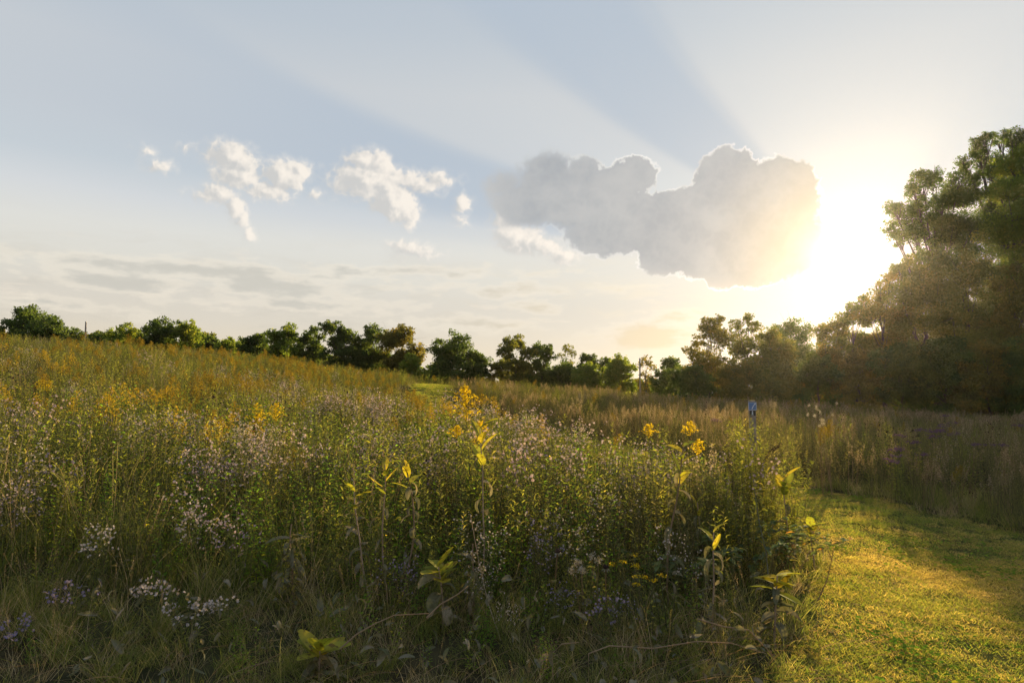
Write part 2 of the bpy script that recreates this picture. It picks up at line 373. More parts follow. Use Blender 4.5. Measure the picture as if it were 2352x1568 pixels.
def np_mesh(name, V, F, T, mat, smooth_=False):
    """quads from numpy arrays"""
    me = bpy.data.meshes.new(name); nv, nf = len(V), len(F); k = F.shape[1]
    me.vertices.add(nv); me.vertices.foreach_set('co', np.asarray(V, np.float32).ravel())
    me.loops.add(nf * k); me.loops.foreach_set('vertex_index', np.asarray(F, np.int32).ravel())
    me.polygons.add(nf); me.polygons.foreach_set('loop_start', np.arange(nf, dtype=np.int32) * k)
    me.polygons.foreach_set('loop_total', np.full(nf, k, np.int32))
    a = me.attributes.new('tone', 'FLOAT', 'POINT'); a.data.foreach_set('value', np.asarray(T, np.float32))
    me.materials.append(mat); me.update(calc_edges=True)
    if smooth_: me.polygons.foreach_set('use_smooth', np.ones(nf, bool))
    return me
V3 = lambda *a: np.array(a, float)
def unit(v):
    n = math.sqrt(v[0] * v[0] + v[1] * v[1] + v[2] * v[2]); return v / n if n > 1e-9 else V3(0, 0, 1)
def cross(a, b): return V3(a[1] * b[2] - a[2] * b[1], a[2] * b[0] - a[0] * b[2], a[0] * b[1] - a[1] * b[0])
def side_of(d, rnd=None):
    a = V3(0, 0, 1) if abs(d[2]) < 0.9 else V3(1, 0, 0)
    s = unit(cross(d, a))
    if rnd is not None:
        t = unit(cross(d, s)); s = s * math.cos(rnd) + t * math.sin(rnd)
    return s
def leaf(mb, base, d, length, width, droop=0.3, segs=3, rnd=0.0, tone=0.5, shape='lens', fold=0.0, curl=0.0):
    """a leaf or blade: strip of quads from base along d, sinking by droop"""
    s = side_of(d, rnd); p = np.array(base, float); dd = np.array(d, float); st = length / segs
    vs = []; n = segs + 1
    for i in range(n):
        t = i / segs
        w = width * ({'lens': math.sin(math.pi * (0.10 + 0.88 * t)) ** 0.8, 'blade': (1 - t) ** 0.7 + 0.02, 'oval': (math.sin(math.pi * (0.06 + 0.92 * t)) ** 0.55)}[shape])
        nrm = cross(s, dd)
        if fold:
            vs += [p - s * w * .5 + nrm * fold * w, p, p + s * w * .5 + nrm * fold * w]
        else: vs += [p - s * w * .5, p + s * w * .5]
        p = p + dd * st
        dd = unit(dd + V3(0, 0, -droop / segs) + nrm * (curl / segs))
    k = 3 if fold else 2; fs = []
    for i in range(segs):
        for j in range(k - 1):
            a = i * k + j; fs.append((a, a + 1, a + 1 + k, a + k))
    mb.add(vs, fs, tone)
def tube(mb, pts, r0, r1, sides=3, tone=0.5):
    vs = []; fs = []; n = len(pts)
    for i, p in enumerate(pts):
        d = unit(np.array(pts[min(i + 1, n - 1)]) - np.array(pts[max(i - 1, 0)]))
        s = side_of(d); t = cross(d, s); r = r0 + (r1 - r0) * i / (n - 1)
        for j in range(sides):
            a = 2 * math.pi * j / sides; vs.append(np.array(p) + (s * math.cos(a) + t * math.sin(a)) * r)
    for i in range(n - 1):
        for j in range(sides):
            a = i * sides + j; b = i * sides + (j + 1) % sides
            fs.append((a, b, b + sides, a + sides))
    mb.add(vs, fs, tone)
def bit(mb, p, r, rg, tone):
    """a small tilted fleck: floret, seed or bud"""
    d = unit(V3(rg.gauss(0, 1), rg.gauss(0, 1), rg.gauss(0, 1))); s = side_of(d); t = cross(d, s)
    mb.add([p - s * r, p - t * r * .8, p + s * r, p + t * r * .8], [(0, 1, 2, 3)], tone)
def flower(mb, me_, p, n, r, rg, petals=7):
    s = side_of(n, rg.uniform(0, 6)); t = cross(n, s); tone = rg.random(); vs = []; k = petals * 2
    for i in range(k):
        a = 2 * math.pi * i / k; q = r * (1.0 if i % 2 == 0 else 0.58) * rg.uniform(.85, 1.1)
        vs.append(p + (s * math.cos(a) + t * math.sin(a)) * q - n * (0.10 * r if i % 2 == 0 else 0))
    mb.add(vs, [tuple(range(k))], tone)
    q = r * 0.27
    me_.add([p + n * r * .12 - s * q, p + n * r * .12 - t * q, p + n * r * .12 + s * q, p + n * r * .12 + t * q], [(0, 1, 2, 3)], rg.random())
def stalk(rg, base, h, lean, bend, n=7):
    """points of a slightly curving stem"""
    a = rg.uniform(0, 6.283); l = rg.uniform(0, lean); d = unit(V3(math.cos(a) * l, math.sin(a) * l, 1)); p = np.array(base, float); pts = [p]
    for i in range(n - 1):
        d = unit(d + V3(rg.gauss(0, bend), rg.gauss(0, bend), rg.uniform(-.02, .06))); p = p + d * h / (n - 1); pts.append(p)
    return pts
def along(pts, t):
    k = t * (len(pts) - 1); i = min(int(k), len(pts) - 2); f = k - i
    return pts[i] * (1 - f) + pts[i + 1] * f, unit(pts[i + 1] - pts[i])

# ------------------------------------------------------------------ plants: each returns {part name: collector}
def plant_forb(rg, h=1.0, stems=5, mat='forb', lv=44, ll=.055, lw=.006, spread=.14, tip=None, lean=.22):
    st, fo = MB('stemg' if mat != 'brown' else 'brown'), MB(mat); parts = {'stem': st, 'foliage': fo}
    if tip: parts['seed_plume'] = MB(tip)
    for _ in range(stems):
        hh = h * rg.uniform(.72, 1.05); a = rg.uniform(0, 6.28); q = spread * math.sqrt(rg.random())
        pts = stalk(rg, (math.cos(a) * q, math.sin(a) * q, 0), hh, lean, .05)
        tube(st, pts, .0035, .0012, 3, rg.random())
        tn = rg.random()
        for i in range(lv):
            t = .12 + .86 * (i + rg.random()) / lv; p, d = along(pts, t); b = rg.uniform(0, 6.28)
            out = unit(V3(math.cos(b), math.sin(b), rg.uniform(.15, .9)))
            L = ll * rg.uniform(.6, 1.25) * (1.15 - .6 * t)
            leaf(fo, p, out, L, lw * rg.uniform(.8, 1.3), rg.uniform(.1, .8), 2, rg.uniform(-.6, .6), min(1, max(0, tn * .5 + rg.random() * .5)))
        if tip:
            for i in range(46):
                t = .78 + .25 * rg.random(); p, d = along(pts, min(t, 1)); b = rg.uniform(0, 6.28); w = .045 * (1.08 - t) * 5 * rg.random()
                bit(parts['seed_plume'], p + V3(math.cos(b) * w, math.sin(b) * w, rg.uniform(-.02, .03)), rg.uniform(.005, .010), rg, rg.random())
    return parts
def plant_aster(rg, h=1.0, petal='lilac', nfl=80, r=.0105, bushy=1.0, stems=4):
    st, fo, fl, ey = MB('stemg'), MB('aster'), MB(petal), MB('eye')
    parts = {'stem': st, 'foliage': fo, 'blossom': fl, 'flower_eye': ey}
    per = max(3, int(nfl / stems / 9))
    for _ in range(stems):
        hh = h * rg.uniform(.78, 1.03); a = rg.uniform(0, 6.28); q = .09 * rg.random()
        pts = stalk(rg, (math.cos(a) * q, math.sin(a) * q, 0), hh, .30, .06)
        tube(st, pts, .0035, .0012, 3, rg.random())
        for i in range(26):
            t = .1 + .8 * rg.random(); p, d = along(pts, t); b = rg.uniform(0, 6.28)
            leaf(fo, p, unit(V3(math.cos(b), math.sin(b), rg.uniform(.1, .8))), .05 * rg.uniform(.5, 1.2), .008, .4, 2, rg.uniform(-.6, .6), rg.random())
        for i in range(9):
            t = .50 + .5 * i / 8; p, d = along(pts, t); b = rg.uniform(0, 6.28); L = (.26 * (1.15 - t) + .05) * rg.uniform(.7, 1.2) * bushy
            dd = unit(V3(math.cos(b), math.sin(b), rg.uniform(.5, 1.2))); e = p + dd * L + V3(0, 0, L * .15)
            m = p + dd * L * .5; tube(st, [p, m, e], .0016, .0008, 3, rg.random())
            for j in range(9):
                tt = rg.random(); bb = rg.uniform(0, 6.28)
                leaf(fo, p + (e - p) * tt, unit(V3(math.cos(bb), math.sin(bb), .6)), .018 * rg.uniform(.6, 1.4), .0035, .3, 1, rg.random(), rg.random())
            for j in range(per):
                o = V3(rg.gauss(0, .024), rg.gauss(0, .024), rg.gauss(.01, .018)) * bushy; f = e + o
                tube(st, [p + (e - p) * rg.uniform(.5, .95), f], .0008, .0006, 3, rg.random())
                flower(fl, ey, f, unit(V3(rg.gauss(0, .7), rg.gauss(-.25, .7), rg.uniform(.25, 1))), r * rg.uniform(.75, 1.15), rg)
    return parts
def plume(fl, st, rg, top, d, L, W, n=16, dens=15, nod=.35):
    """goldenrod plume: little arching sprays full of tiny florets"""
    b0 = rg.uniform(0, 6.28); tube(fl, [top - d * L, top], .0016, .0010, 3, .3)
    for i in range(n):
        t = (i + .3) / n; p = top - d * L * (1 - t); b = b0 + i * 2.4; w = W * (1 - t) ** .8 * rg.uniform(.7, 1.15) + .012
        out = V3(math.cos(b), math.sin(b), .55); e = p + out * w; e2 = e + V3(math.cos(b), math.sin(b), -nod) * w * .35
        tube(fl, [p, e, e2], .0012, .0007, 3, rg.random())
        for j in range(dens):
            q = rg.random(); c = (p + (e - p) * (q / .7)) if q < .7 else (e + (e2 - e) * ((q - .7) / .3))
            bit(fl, c + V3(rg.gauss(0, .006), rg.gauss(0, .006), .006 + rg.gauss(0, .006)), rg.uniform(.0045, .0085), rg, rg.random())
def plant_goldenrod(rg, h=1.1, stems=2, mat='gold', L=.24, W=.085, n=14, dens=13, lv=46):
    st, fo = MB('stemg'), MB('forb'); parts = {'stem': st, 'foliage': fo}
    for si in range(stems):
        fl = parts['flower_plume' + '~' * si] = MB(mat)
        hh = h * rg.uniform(.84, 1.04) if stems > 1 else h; a = rg.uniform(0, 6.28); q = .10 * rg.random()
        pts = stalk(rg, (math.cos(a) * q, math.sin(a) * q, 0), hh, .12, .03)
        tube(st, pts, .0042, .0018, 4, rg.random())
        for i in range(lv):
            t = .08 + .80 * (i + rg.random()) / lv; p, d = along(pts, t); b = i * 2.4 + rg.random()
            leaf(fo, p, unit(V3(math.cos(b), math.sin(b), rg.uniform(.2, .8))), .085 * rg.uniform(.7, 1.2) * (1.15 - .5 * t), .013, rg.uniform(.3, 1.1), 3, rg.uniform(-.4, .4), rg.random())
        p, d = along(pts, 1); plume(fl, st, rg, p, unit(d + V3(0, 0, .5)), L * rg.uniform(.8, 1.1), W, n, dens)
    return parts
def plant_grass(rg, h=.7, n=46, mat='grass', w=.005, spread=.10, droop=1.0, heads=0):
    g = MB(mat); parts = {'blade': g}
    for _ in range(n):
        a = rg.uniform(0, 6.28); q = spread * math.sqrt(rg.random()); b = rg.uniform(0, 6.28)
        leaf(g, V3(math.cos(a) * q, math.sin(a) * q, 0), unit(V3(math.cos(b) * .45, math.sin(b) * .45, 1)), h * rg.uniform(.45, 1.1), w * rg.uniform(.6, 1.3), droop * rg.uniform(.2, 1.5), 5, rg.uniform(-1.5, 1.5), rg.random(), 'blade')
    if heads:
        sp = MB('tan'); st = MB('drygrass'); parts['stem'] = st; parts['seed_head'] = sp
        for _ in range(heads):
            pts = stalk(rg, (rg.gauss(0, .05), rg.gauss(0, .05), 0), h * rg.uniform(1.0, 1.45), .25, .06); tube(st, pts, .0018, .0009, 3, rg.random())
            for i in range(26):
                p, d = along(pts, .80 + .2 * rg.random()); bit(sp, p + V3(rg.gauss(0, .008), rg.gauss(0, .008), 0), rg.uniform(.003, .006), rg, rg.random())
    return parts
def plant_lawn(rg, n=290, size=.17, h=.038, clover=0, mat='lawn', dry=0.0):
    g = MB(mat); parts = {'blade': g}; tn = rg.random()
    for _ in range(n):
        x, y = rg.uniform(-size, size), rg.uniform(-size, size); b = rg.uniform(0, 6.28)
        leaf(g, V3(x, y, -.004), unit(V3(math.cos(b) * .9, math.sin(b) * .9, rg.uniform(.35, 1.2))), h * rg.uniform(.5, 1.35), .0027 * rg.uniform(.6, 1.4), rg.uniform(.2, 1.4), 2, rg.uniform(-1, 1), min(1, max(0, dry + .45 * tn + .55 * rg.random())), 'blade')
    cl = MB('tan'); parts['clipping'] = cl
    for _ in range(7):
        b = rg.uniform(0, 6.28); leaf(cl, V3(rg.uniform(-size, size), rg.uniform(-size, size), rg.uniform(.012, .03)), unit(V3(math.cos(b), math.sin(b), rg.gauss(0, .12))), rg.uniform(.03, .07), .0026, .2, 2, rg.random(), rg.random() * .6, 'blade')
    if clover:
        c = MB('broad'); parts['clover'] = c
        for _ in range(clover):
            x, y = rg.gauss(0, size * .5), rg.gauss(0, size * .5); b = rg.uniform(0, 6.28)
            leaf(c, V3(x, y, rg.uniform(.01, .045)), unit(V3(math.cos(b), math.sin(b), .3)), .026 * rg.uniform(.7, 1.4), .018, .6, 2, rg.uniform(-.4, .4), rg.random() * .8, 'oval')
    return parts
def plant_broad(rg, h=.8, stems=4, mat='broad', ll=.075, lw=.03, lv=16):
    st, fo = MB('stemg'), MB(mat)
    for _ in range(stems):
        pts = stalk(rg, (rg.gauss(0, .07), rg.gauss(0, .07), 0), h * rg.uniform(.65, 1.05), .30, .07); tube(st, pts, .0045, .0018, 4, rg.random())
        tn = rg.random()
        for i in range(lv):
            t = .15 + .85 * i / (lv - 1); p, d = along(pts, min(t, 1)); b = i * 2.2 + rg.random()
            leaf(fo, p, unit(V3(math.cos(b), math.sin(b), rg.uniform(.1, .8))), ll * rg.uniform(.6, 1.25) * (1.15 - .55 * t), lw * rg.uniform(.7, 1.2) * (1.15 - .5 * t), rg.uniform(.3, 1.3), 4, rg.uniform(-.5, .5), min(1, tn * .45 + rg.random() * .55), 'lens', .12)
    return {'stem': st, 'foliage': fo}
def plant_ironweed(rg, h=1.2, stems=3):
    st, fo = MB('stemg'), MB('forb'); parts = {'stem': st, 'foliage': fo}
    for si in range(stems):
        fl = parts['flower_cluster' + '~' * si] = MB('purple')
        pts = stalk(rg, (rg.gauss(0, .08), rg.gauss(0, .08), 0), h * rg.uniform(.85, 1.03), .22, .03); tube(st, pts, .004, .002, 4, rg.random())
        for i in range(26):
            p, d = along(pts, .1 + .8 * i / 26); b = i * 2.4
            leaf(fo, p, unit(V3(math.cos(b), math.sin(b), .4)), .11 * rg.uniform(.7, 1.1), .018, .8, 3, rg.random() * .4, rg.random())
        p, d = along(pts, .9)
        for i in range(12):
            b = rg.uniform(0, 6.28); e = p + V3(math.cos(b), math.sin(b), 0) * rg.uniform(.02, .12) + V3(0, 0, h * .1 + rg.gauss(0, .012)); tube(st, [p, e], .0014, .001, 3, .4)
            for j in range(16): bit(fl, e + V3(rg.gauss(0, .012), rg.gauss(0, .012), rg.gauss(0, .007)), rg.uniform(.004, .008), rg, rg.random())
    return parts
def plant_foxtail(rg, h=.6, n=7):
    bl, st, sp = MB('grass'), MB('drygrass'), MB('fox')
    for _ in range(26):
        b = rg.uniform(0, 6.28); leaf(bl, V3(rg.gauss(0, .05), rg.gauss(0, .05), 0), unit(V3(math.cos(b) * .5, math.sin(b) * .5, 1)), h * rg.uniform(.5, .9), .009, rg.uniform(.4, 1.4), 5, rg.random(), rg.random() * .8, 'blade')
    for _ in range(n):
        pts = stalk(rg, (rg.gauss(0, .05), rg.gauss(0, .05), 0), h * rg.uniform(.85, 1.1), .45, .04, 8)
        d = unit(pts[-1] - pts[-2]); p = pts[-1]; tube(st, pts, .0018, .0012, 3, rg.random()); sq = [p]
        for i in range(6):
            d = unit(d + V3(d[0] * .12, d[1] * .12, -.10)); p = p + d * h * .045; sq.append(p)
        for i in range(230):
            c, dd = along(sq, rg.random()); o = unit(V3(rg.gauss(0, 1), rg.gauss(0, 1), rg.gauss(0, 1))); e = c + o * rg.uniform(.004, .009) + dd * .012
            s = side_of(unit(e - c)) * .0008; sp.add([c - s, c + s, e], [(0, 1, 2)], rg.random())
    return {'blade': bl, 'stem': st, 'seed_spike': sp}
def plant_seedheads(rg, h=1.0, stems=4, heads=5):
    """dead stems carrying dark cone-shaped seed heads"""
    st, hd = MB('brown'), MB('black')
    for _ in range(stems):
        pts = stalk(rg, (rg.gauss(0, .06), rg.gauss(0, .06), 0), h * rg.uniform(.8, 1.05), .25, .05); tube(st, pts, .003, .0016, 3, rg.random())
        for k in range(heads):
            p, d = along(pts, .6 + .4 * k / max(1, heads - 1)); b = rg.uniform(0, 6.28); e = p + V3(math.cos(b), math.sin(b), 1.2) * rg.uniform(.02, .07); tube(st, [p, e], .0015, .001, 3, .5)
            ball(hd, e, rg.uniform(.009, .014), rg)
    return {'stem': st, 'seed_head': hd}
def ball(mb, c, r, rg, sq=1.0, n=6, m=4):
    vs = []; fs = []
    for i in range(m + 1):
        a = math.pi * i / m
        for j in range(n):
            b = 2 * math.pi * j / n; vs.append(c + V3(math.sin(a) * math.cos(b), math.sin(a) * math.sin(b), math.cos(a) * sq) * r * rg.uniform(.85, 1.15))
    for i in range(m):
        for j in range(n):
            fs.append((i * n + j, i * n + (j + 1) % n, (i + 1) * n + (j + 1) % n, (i + 1) * n + j))
    mb.add(vs, fs, rg.random())

# ------------------------------------------------------------------ objects: things, parts, stuff
def tag(o, label=None, cat=None, group=None, kind=None):
    if label: o['label'] = label
    if cat: o['category'] = cat
    if group: o['group'] = group
    if kind: o['kind'] = kind
    return o
def link(name, data, parent=None):
    o = bpy.data.objects.new(name, data); col.objects.link(o)
    if parent is not None: o.parent = parent
    return o
def thing(name, parts, label, cat, loc, rz=0.0, sc=1.0, group=None, tilt=(0, 0)):
    """an Empty at the base with one mesh per part"""
    r = link(name, None); r.empty_display_size = .05
    r.location = loc; r.rotation_euler = (tilt[0], tilt[1], rz); r.scale = (sc,) * 3
    tag(r, label, cat, group)
    for k, p in parts.items():
        me = p if isinstance(p, bpy.types.Mesh) else make_mesh(k.strip('~'), [p])
        link(k.strip('~'), me, r)
    return r
protos = bpy.data.collections.new("plant_patterns")        # never linked: source shapes for the scattered stuff
def proto_coll(name, meshes):
    c = bpy.data.collections.new(name)
    for i, me in enumerate(meshes):
        o = bpy.data.objects.new(f"{name}_{i:02d}", me); c.objects.link(o)
    return c
def scatter_group():
    ng = bpy.data.node_groups.new("scatter", 'GeometryNodeTree')
    ng.interface.new_socket("Geometry", in_out='INPUT', socket_type='NodeSocketGeometry')
    ng.interface.new_socket("Plants", in_out='INPUT', socket_type='NodeSocketCollection')
    ng.interface.new_socket("Geometry", in_out='OUTPUT', socket_type='NodeSocketGeometry')
    gi = ng.nodes.new('NodeGroupInput'); go = ng.nodes.new('NodeGroupOutput')
    ci = ng.nodes.new('GeometryNodeCollectionInfo'); ci.inputs['Separate Children'].default_value = True; ci.inputs['Reset Children'].default_value = True
    ip = ng.nodes.new('GeometryNodeInstanceOnPoints'); ip.inputs['Pick Instance'].default_value = True
    def attr(n, t):
        a = ng.nodes.new('GeometryNodeInputNamedAttribute'); a.data_type = t; a.inputs['Name'].default_value = n; return a.outputs['Attribute']
    L = ng.links.new
    L(gi.outputs['Geometry'], ip.inputs['Points']); L(gi.outputs['Plants'], ci.inputs['Collection']); L(ci.outputs[0], ip.inputs['Instance'])
    L(attr('pick', 'INT'), ip.inputs['Instance Index'])
    e2r = ng.nodes.new('FunctionNodeEulerToRotation'); L(attr('turn', 'FLOAT_VECTOR'), e2r.inputs[0]); L(e2r.outputs[0], ip.inputs['Rotation'])
    L(attr('size', 'FLOAT_VECTOR'), ip.inputs['Scale']); L(ip.outputs[0], go.inputs[0]); return ng
SCAT = scatter_group()
def scatter(name, label, cat, coll, pts, turn, size, pick):
    me = bpy.data.meshes.new(name); n = len(pts)
    me.vertices.add(n); me.vertices.foreach_set('co', np.asarray(pts, np.float32).ravel())
    for nm, ty, arr, key in (('turn', 'FLOAT_VECTOR', turn, 'vector'), ('size', 'FLOAT_VECTOR', size, 'vector'), ('pick', 'INT', pick, 'value')):
        a = me.attributes.new(nm, ty, 'POINT'); a.data.foreach_set(key, np.asarray(arr, np.int32 if ty == 'INT' else np.float32).ravel())
    o = link(name, me); md = o.modifiers.new("scatter", 'NODES'); md.node_group = SCAT
    sid = [s.identifier for s in SCAT.interface.items_tree if s.item_type == 'SOCKET' and s.name == 'Plants'][0]
    md[sid] = coll
    tag(o, label, cat, kind='stuff'); return o

# ------------------------------------------------------------------ the mown path's outline
PATH_LEFT = [on_ground(1800, 1572), on_ground(1868, 1400), on_ground(1900, 1262), (3.15, 7.4), (2.5, 9.6), (0.9, 13.0), (-1.5, 18.5), (-4.0, 26.0), (-5.0, 31.0), (-5.5, 36.0), (-5.6, 40.0)]
PATH_RIGHT = [(-3.4, 40.0), (-3.5, 36.5), (-3.2, 31.0), (-2.0, 26.5), (1.0, 19.5), (3.3, 13.8), on_ground(1865, 1127), on_ground(2027, 1150), on_ground(2117, 1179), on_ground(2352, 1233), (9.0, 5.0), (14.0, 1.5)]
PATH_POLY = PATH_LEFT + PATH_RIGHT + [(14, -6), (-6, -6), (-3.0, 2.2), (0.6, 2.7)]
def in_poly(x, y, poly):
    x = np.asarray(x, float); y = np.asarray(y, float); ins = np.zeros(x.shape, bool); n = len(poly)
    for i in range(n):
        (x1, y1), (x2, y2) = poly[i], poly[(i + 1) % n]
        c = ((y1 > y) != (y2 > y)) & (x < (x2 - x1) * (y - y1) / ((y2 - y1) or 1e-9) + x1); ins ^= c
    return ins
def edge_dist(x, y, line):
    x = np.asarray(x, float); y = np.asarray(y, float); best = np.full(x.shape, 1e9)
    for (x1, y1), (x2, y2) in zip(line[:-1], line[1:]):
        dx_, dy_ = x2 - x1, y2 - y1; t = np.clip(((x - x1) * dx_ + (y - y1) * dy_) / (dx_ * dx_ + dy_ * dy_), 0, 1)
        best = np.minimum(best, np.hypot(x - x1 - t * dx_, y - y1 - t * dy_))
    return best
# ground: one sheet to the horizon, finer near the camera
def build_ground():
    rs = np.concatenate([[0], np.geomspace(0.6, 90, 120), np.geomspace(100, 600, 16)]); na = 220
    V = []; 
    for r in rs:
        a = np.arange(na) * 2 * np.pi / na; V.append(np.stack([r * np.sin(a), r * np.cos(a), ground(r * np.sin(a), r * np.cos(a))], 1))
    V = np.concatenate(V); i = np.arange(len(rs) - 1)[:, None] * na; j = np.arange(na)[None]; j2 = (j + 1) % na
    F = np.stack([i + j, i + na + j, i + na + j2, i + j2], -1).reshape(-1, 4)[:, ::-1]
    me = np_mesh('ground', V, F, np.zeros(len(V)), soil_mat('meadow_soil', [(.035, .028, .016), (.075, .060, .030), (.045, .050, .020)], 5.0), True)
    tag(link('ground', me), kind='structure')
build_ground()
def build_path():
    st = 0.2; xs = np.arange(-7, 14, st); ys = np.arange(-2, 41, st); X, Y = np.meshgrid(xs, ys)
    ins = in_poly(X + st / 2, Y + st / 2, PATH_POLY); idx = {}; V = []; F = []
    def vid(i, j):
        if (i, j) not in idx: idx[(i, j)] = len(V); V.append((xs[j], ys[i], G(xs[j], ys[i]) + 0.012))
        return idx[(i, j)]
    for i in range(len(ys) - 1):
        for j in range(len(xs) - 1):
            if ins[i, j]: F.append((vid(i, j), vid(i, j + 1), vid(i + 1, j + 1), vid(i + 1, j)))
    me = np_mesh('path', np.array(V), np.array(F), np.zeros(len(V)), soil_mat('path_turf', [(.045, .055, .016), (.10, .085, .035), (.065, .075, .020)], 9.0), True)
    tag(link('path', me), kind='structure')
build_path()

# ------------------------------------------------------------------ trees
def crown_tree(name, label, cat, lobes, D, mat='oak', seed=1, ls=.2, group=None, cov=2.3, depth=.36, nsub=14, trunk=True, fat=1.10):
    """a tree whose boughs (leafy lobes) are given where they stand in the view at distance D: trunk, limbs to each bough, leaves in small bunches"""
    rg = np.random.default_rng(seed); r2 = random.Random(seed)
    xs = [l[0] for l in lobes]; cx = float(np.average(xs, weights=[l[2] for l in lobes])); x = xat(cx, D); zb = G(x, D)
    Wm = (max(l[0] + l[2] for l in lobes) - min(l[0] - l[2] for l in lobes)) / FPX * D
    C, Rr = [], []
    for (px, py, r) in lobes:
        r = r * fat
        edge = min(1.0, abs(px - cx) / FPX * D / (Wm / 2)); span = depth * Wm * math.sqrt(max(.06, 1 - edge * edge))
        for k in range(2 if edge < .75 else 1):
            dz = rg.uniform(-1, 1) * span; q = at(px + rg.normal(0, r * .12), py + rg.normal(0, r * .08), D + dz); C.append((q[0] - x, q[1] - D, q[2] - zb)); Rr.append(r / FPX * D * rg.uniform(.9, 1.08))
    C = np.array(C); Rr = np.array(Rr); n = len(C); P_, T_ = [], []
    for k in range(n):
        d = rg.normal(0, 1, (nsub, 3)); d /= np.linalg.norm(d, axis=1)[:, None]
        sub = C[k] + d * (rg.random((nsub, 1)) ** .45) * Rr[k] * np.array([.86, .86, .80]); wt = rg.random(nsub) + .35; wt /= wt.sum()
        m = int(cov * .62 * math.pi * Rr[k] ** 2 / (.27 * ls * ls)); s_ = rg.choice(nsub, m, p=wt); dd = rg.normal(0, 1, (m, 3)); dd /= np.linalg.norm(dd, axis=1)[:, None]
        P_.append(sub[s_] + dd * (Rr[k] * .36 * rg.random(m) ** .5)[:, None] * np.array([1, 1, .75])); tone = rg.random(nsub) * .65 + .15 * rg.random(); T_.append(np.clip(tone[s_] + .15 + rg.normal(0, .14, m), 0, 1))
    Pn = np.concatenate(P_); Tn = np.concatenate(T_); ok = Pn[:, 2] > .05; Pn, Tn = Pn[ok], Tn[ok]; m = len(Pn)
    nr = rg.normal(0, 1, (m, 3)) + np.array([0, 0, .5]); nr /= np.linalg.norm(nr, axis=1)[:, None]
    u = np.cross(nr, rg.normal(0, 1, (m, 3))); u /= np.linalg.norm(u, axis=1)[:, None]; w_ = np.cross(nr, u); s = (ls * (.55 + .8 * rg.random(m)))[:, None] * .5
    V = np.stack([Pn - u * s, Pn - w_ * s * .55 + nr * s * .15, Pn + u * s, Pn + w_ * s * .55 + nr * s * .15], 1).reshape(-1, 3)
    root = link(name, None); root.location = (x, D, zb); tag(root, label, cat, group)
    link('crown', np_mesh('crown', V, np.arange(m * 4).reshape(-1, 4), np.repeat(Tn, 4), M['tree_' + mat]), root)
    if trunk:
        H = float(C[:, 2].max()); mb = MB('bark'); h = H * .72; r0 = max(.05, H * .018); pts = [V3(0, 0, -.15)]
        for i in range(7): pts.append(V3(r2.gauss(0, H * .007) * (i + 1) * .5, r2.gauss(0, H * .007) * (i + 1) * .5, h * (i + 1) / 7))
        tube(mb, pts, r0, r0 * .35, 7)
        for k in range(n):
            t = min(.98, max(.10, (C[k][2] / H - .10) * .95)); p, d = along(pts, t); e = C[k]; mid = (p + e) / 2 + V3(r2.gauss(0, .1), r2.gauss(0, .1), -.012 * H)
            tube(mb, [p, mid, e], r0 * .24, r0 * .06, 4)
            for q in range(4):
                e2 = e + V3(r2.gauss(0, 1), r2.gauss(0, 1), r2.gauss(.3, .8)) * Rr[k] * .55; tube(mb, [mid * .3 + e * .7, e2], r0 * .09, r0 * .025, 3)
        link('trunk', make_mesh('trunk', [mb]), root)
    return root
def crest_y(px): return float(np.interp(px, [0, 250, 500, 700, 850, 950, 1100, 1300, 1500, 1700, 2000, 2352], [780, 788, 800, 822, 845, 860, 868, 880, 892, 905, 928, 945]))
def auto_lobes(px, w, yt, seed, low=22):
    """boughs of a rounded tree of that width and top, down to below the flowering crest"""
    r = random.Random(seed); h = crest_y(px) + low - yt; out = []; R0 = min(w * .20, h * .26)
    nx = max(2, round(w / (R0 * 1.35)))
    for row in range(3):
        for i in range(nx):
            f = (i + .5) / nx * 2 - 1; f = f * (.86 if row else .70) + r.uniform(-.10, .10); rr = R0 * r.uniform(.60, 1.22)
            y = yt + rr * .9 + h * (.42 * abs(f) ** 2.2 + .33 * row) + r.uniform(-.04, .12) * h
            if row == 0 and r.random() < .15: y += h * .08
            out.append((px + f * (w / 2 - rr * .5), y, rr))
    k = min(range(nx), key=lambda i: abs(out[i][0] - px)); out[k] = (out[k][0], yt + out[k][2] * .95, out[k][2]); return out
FAR = 'trees along the far hedgerow'
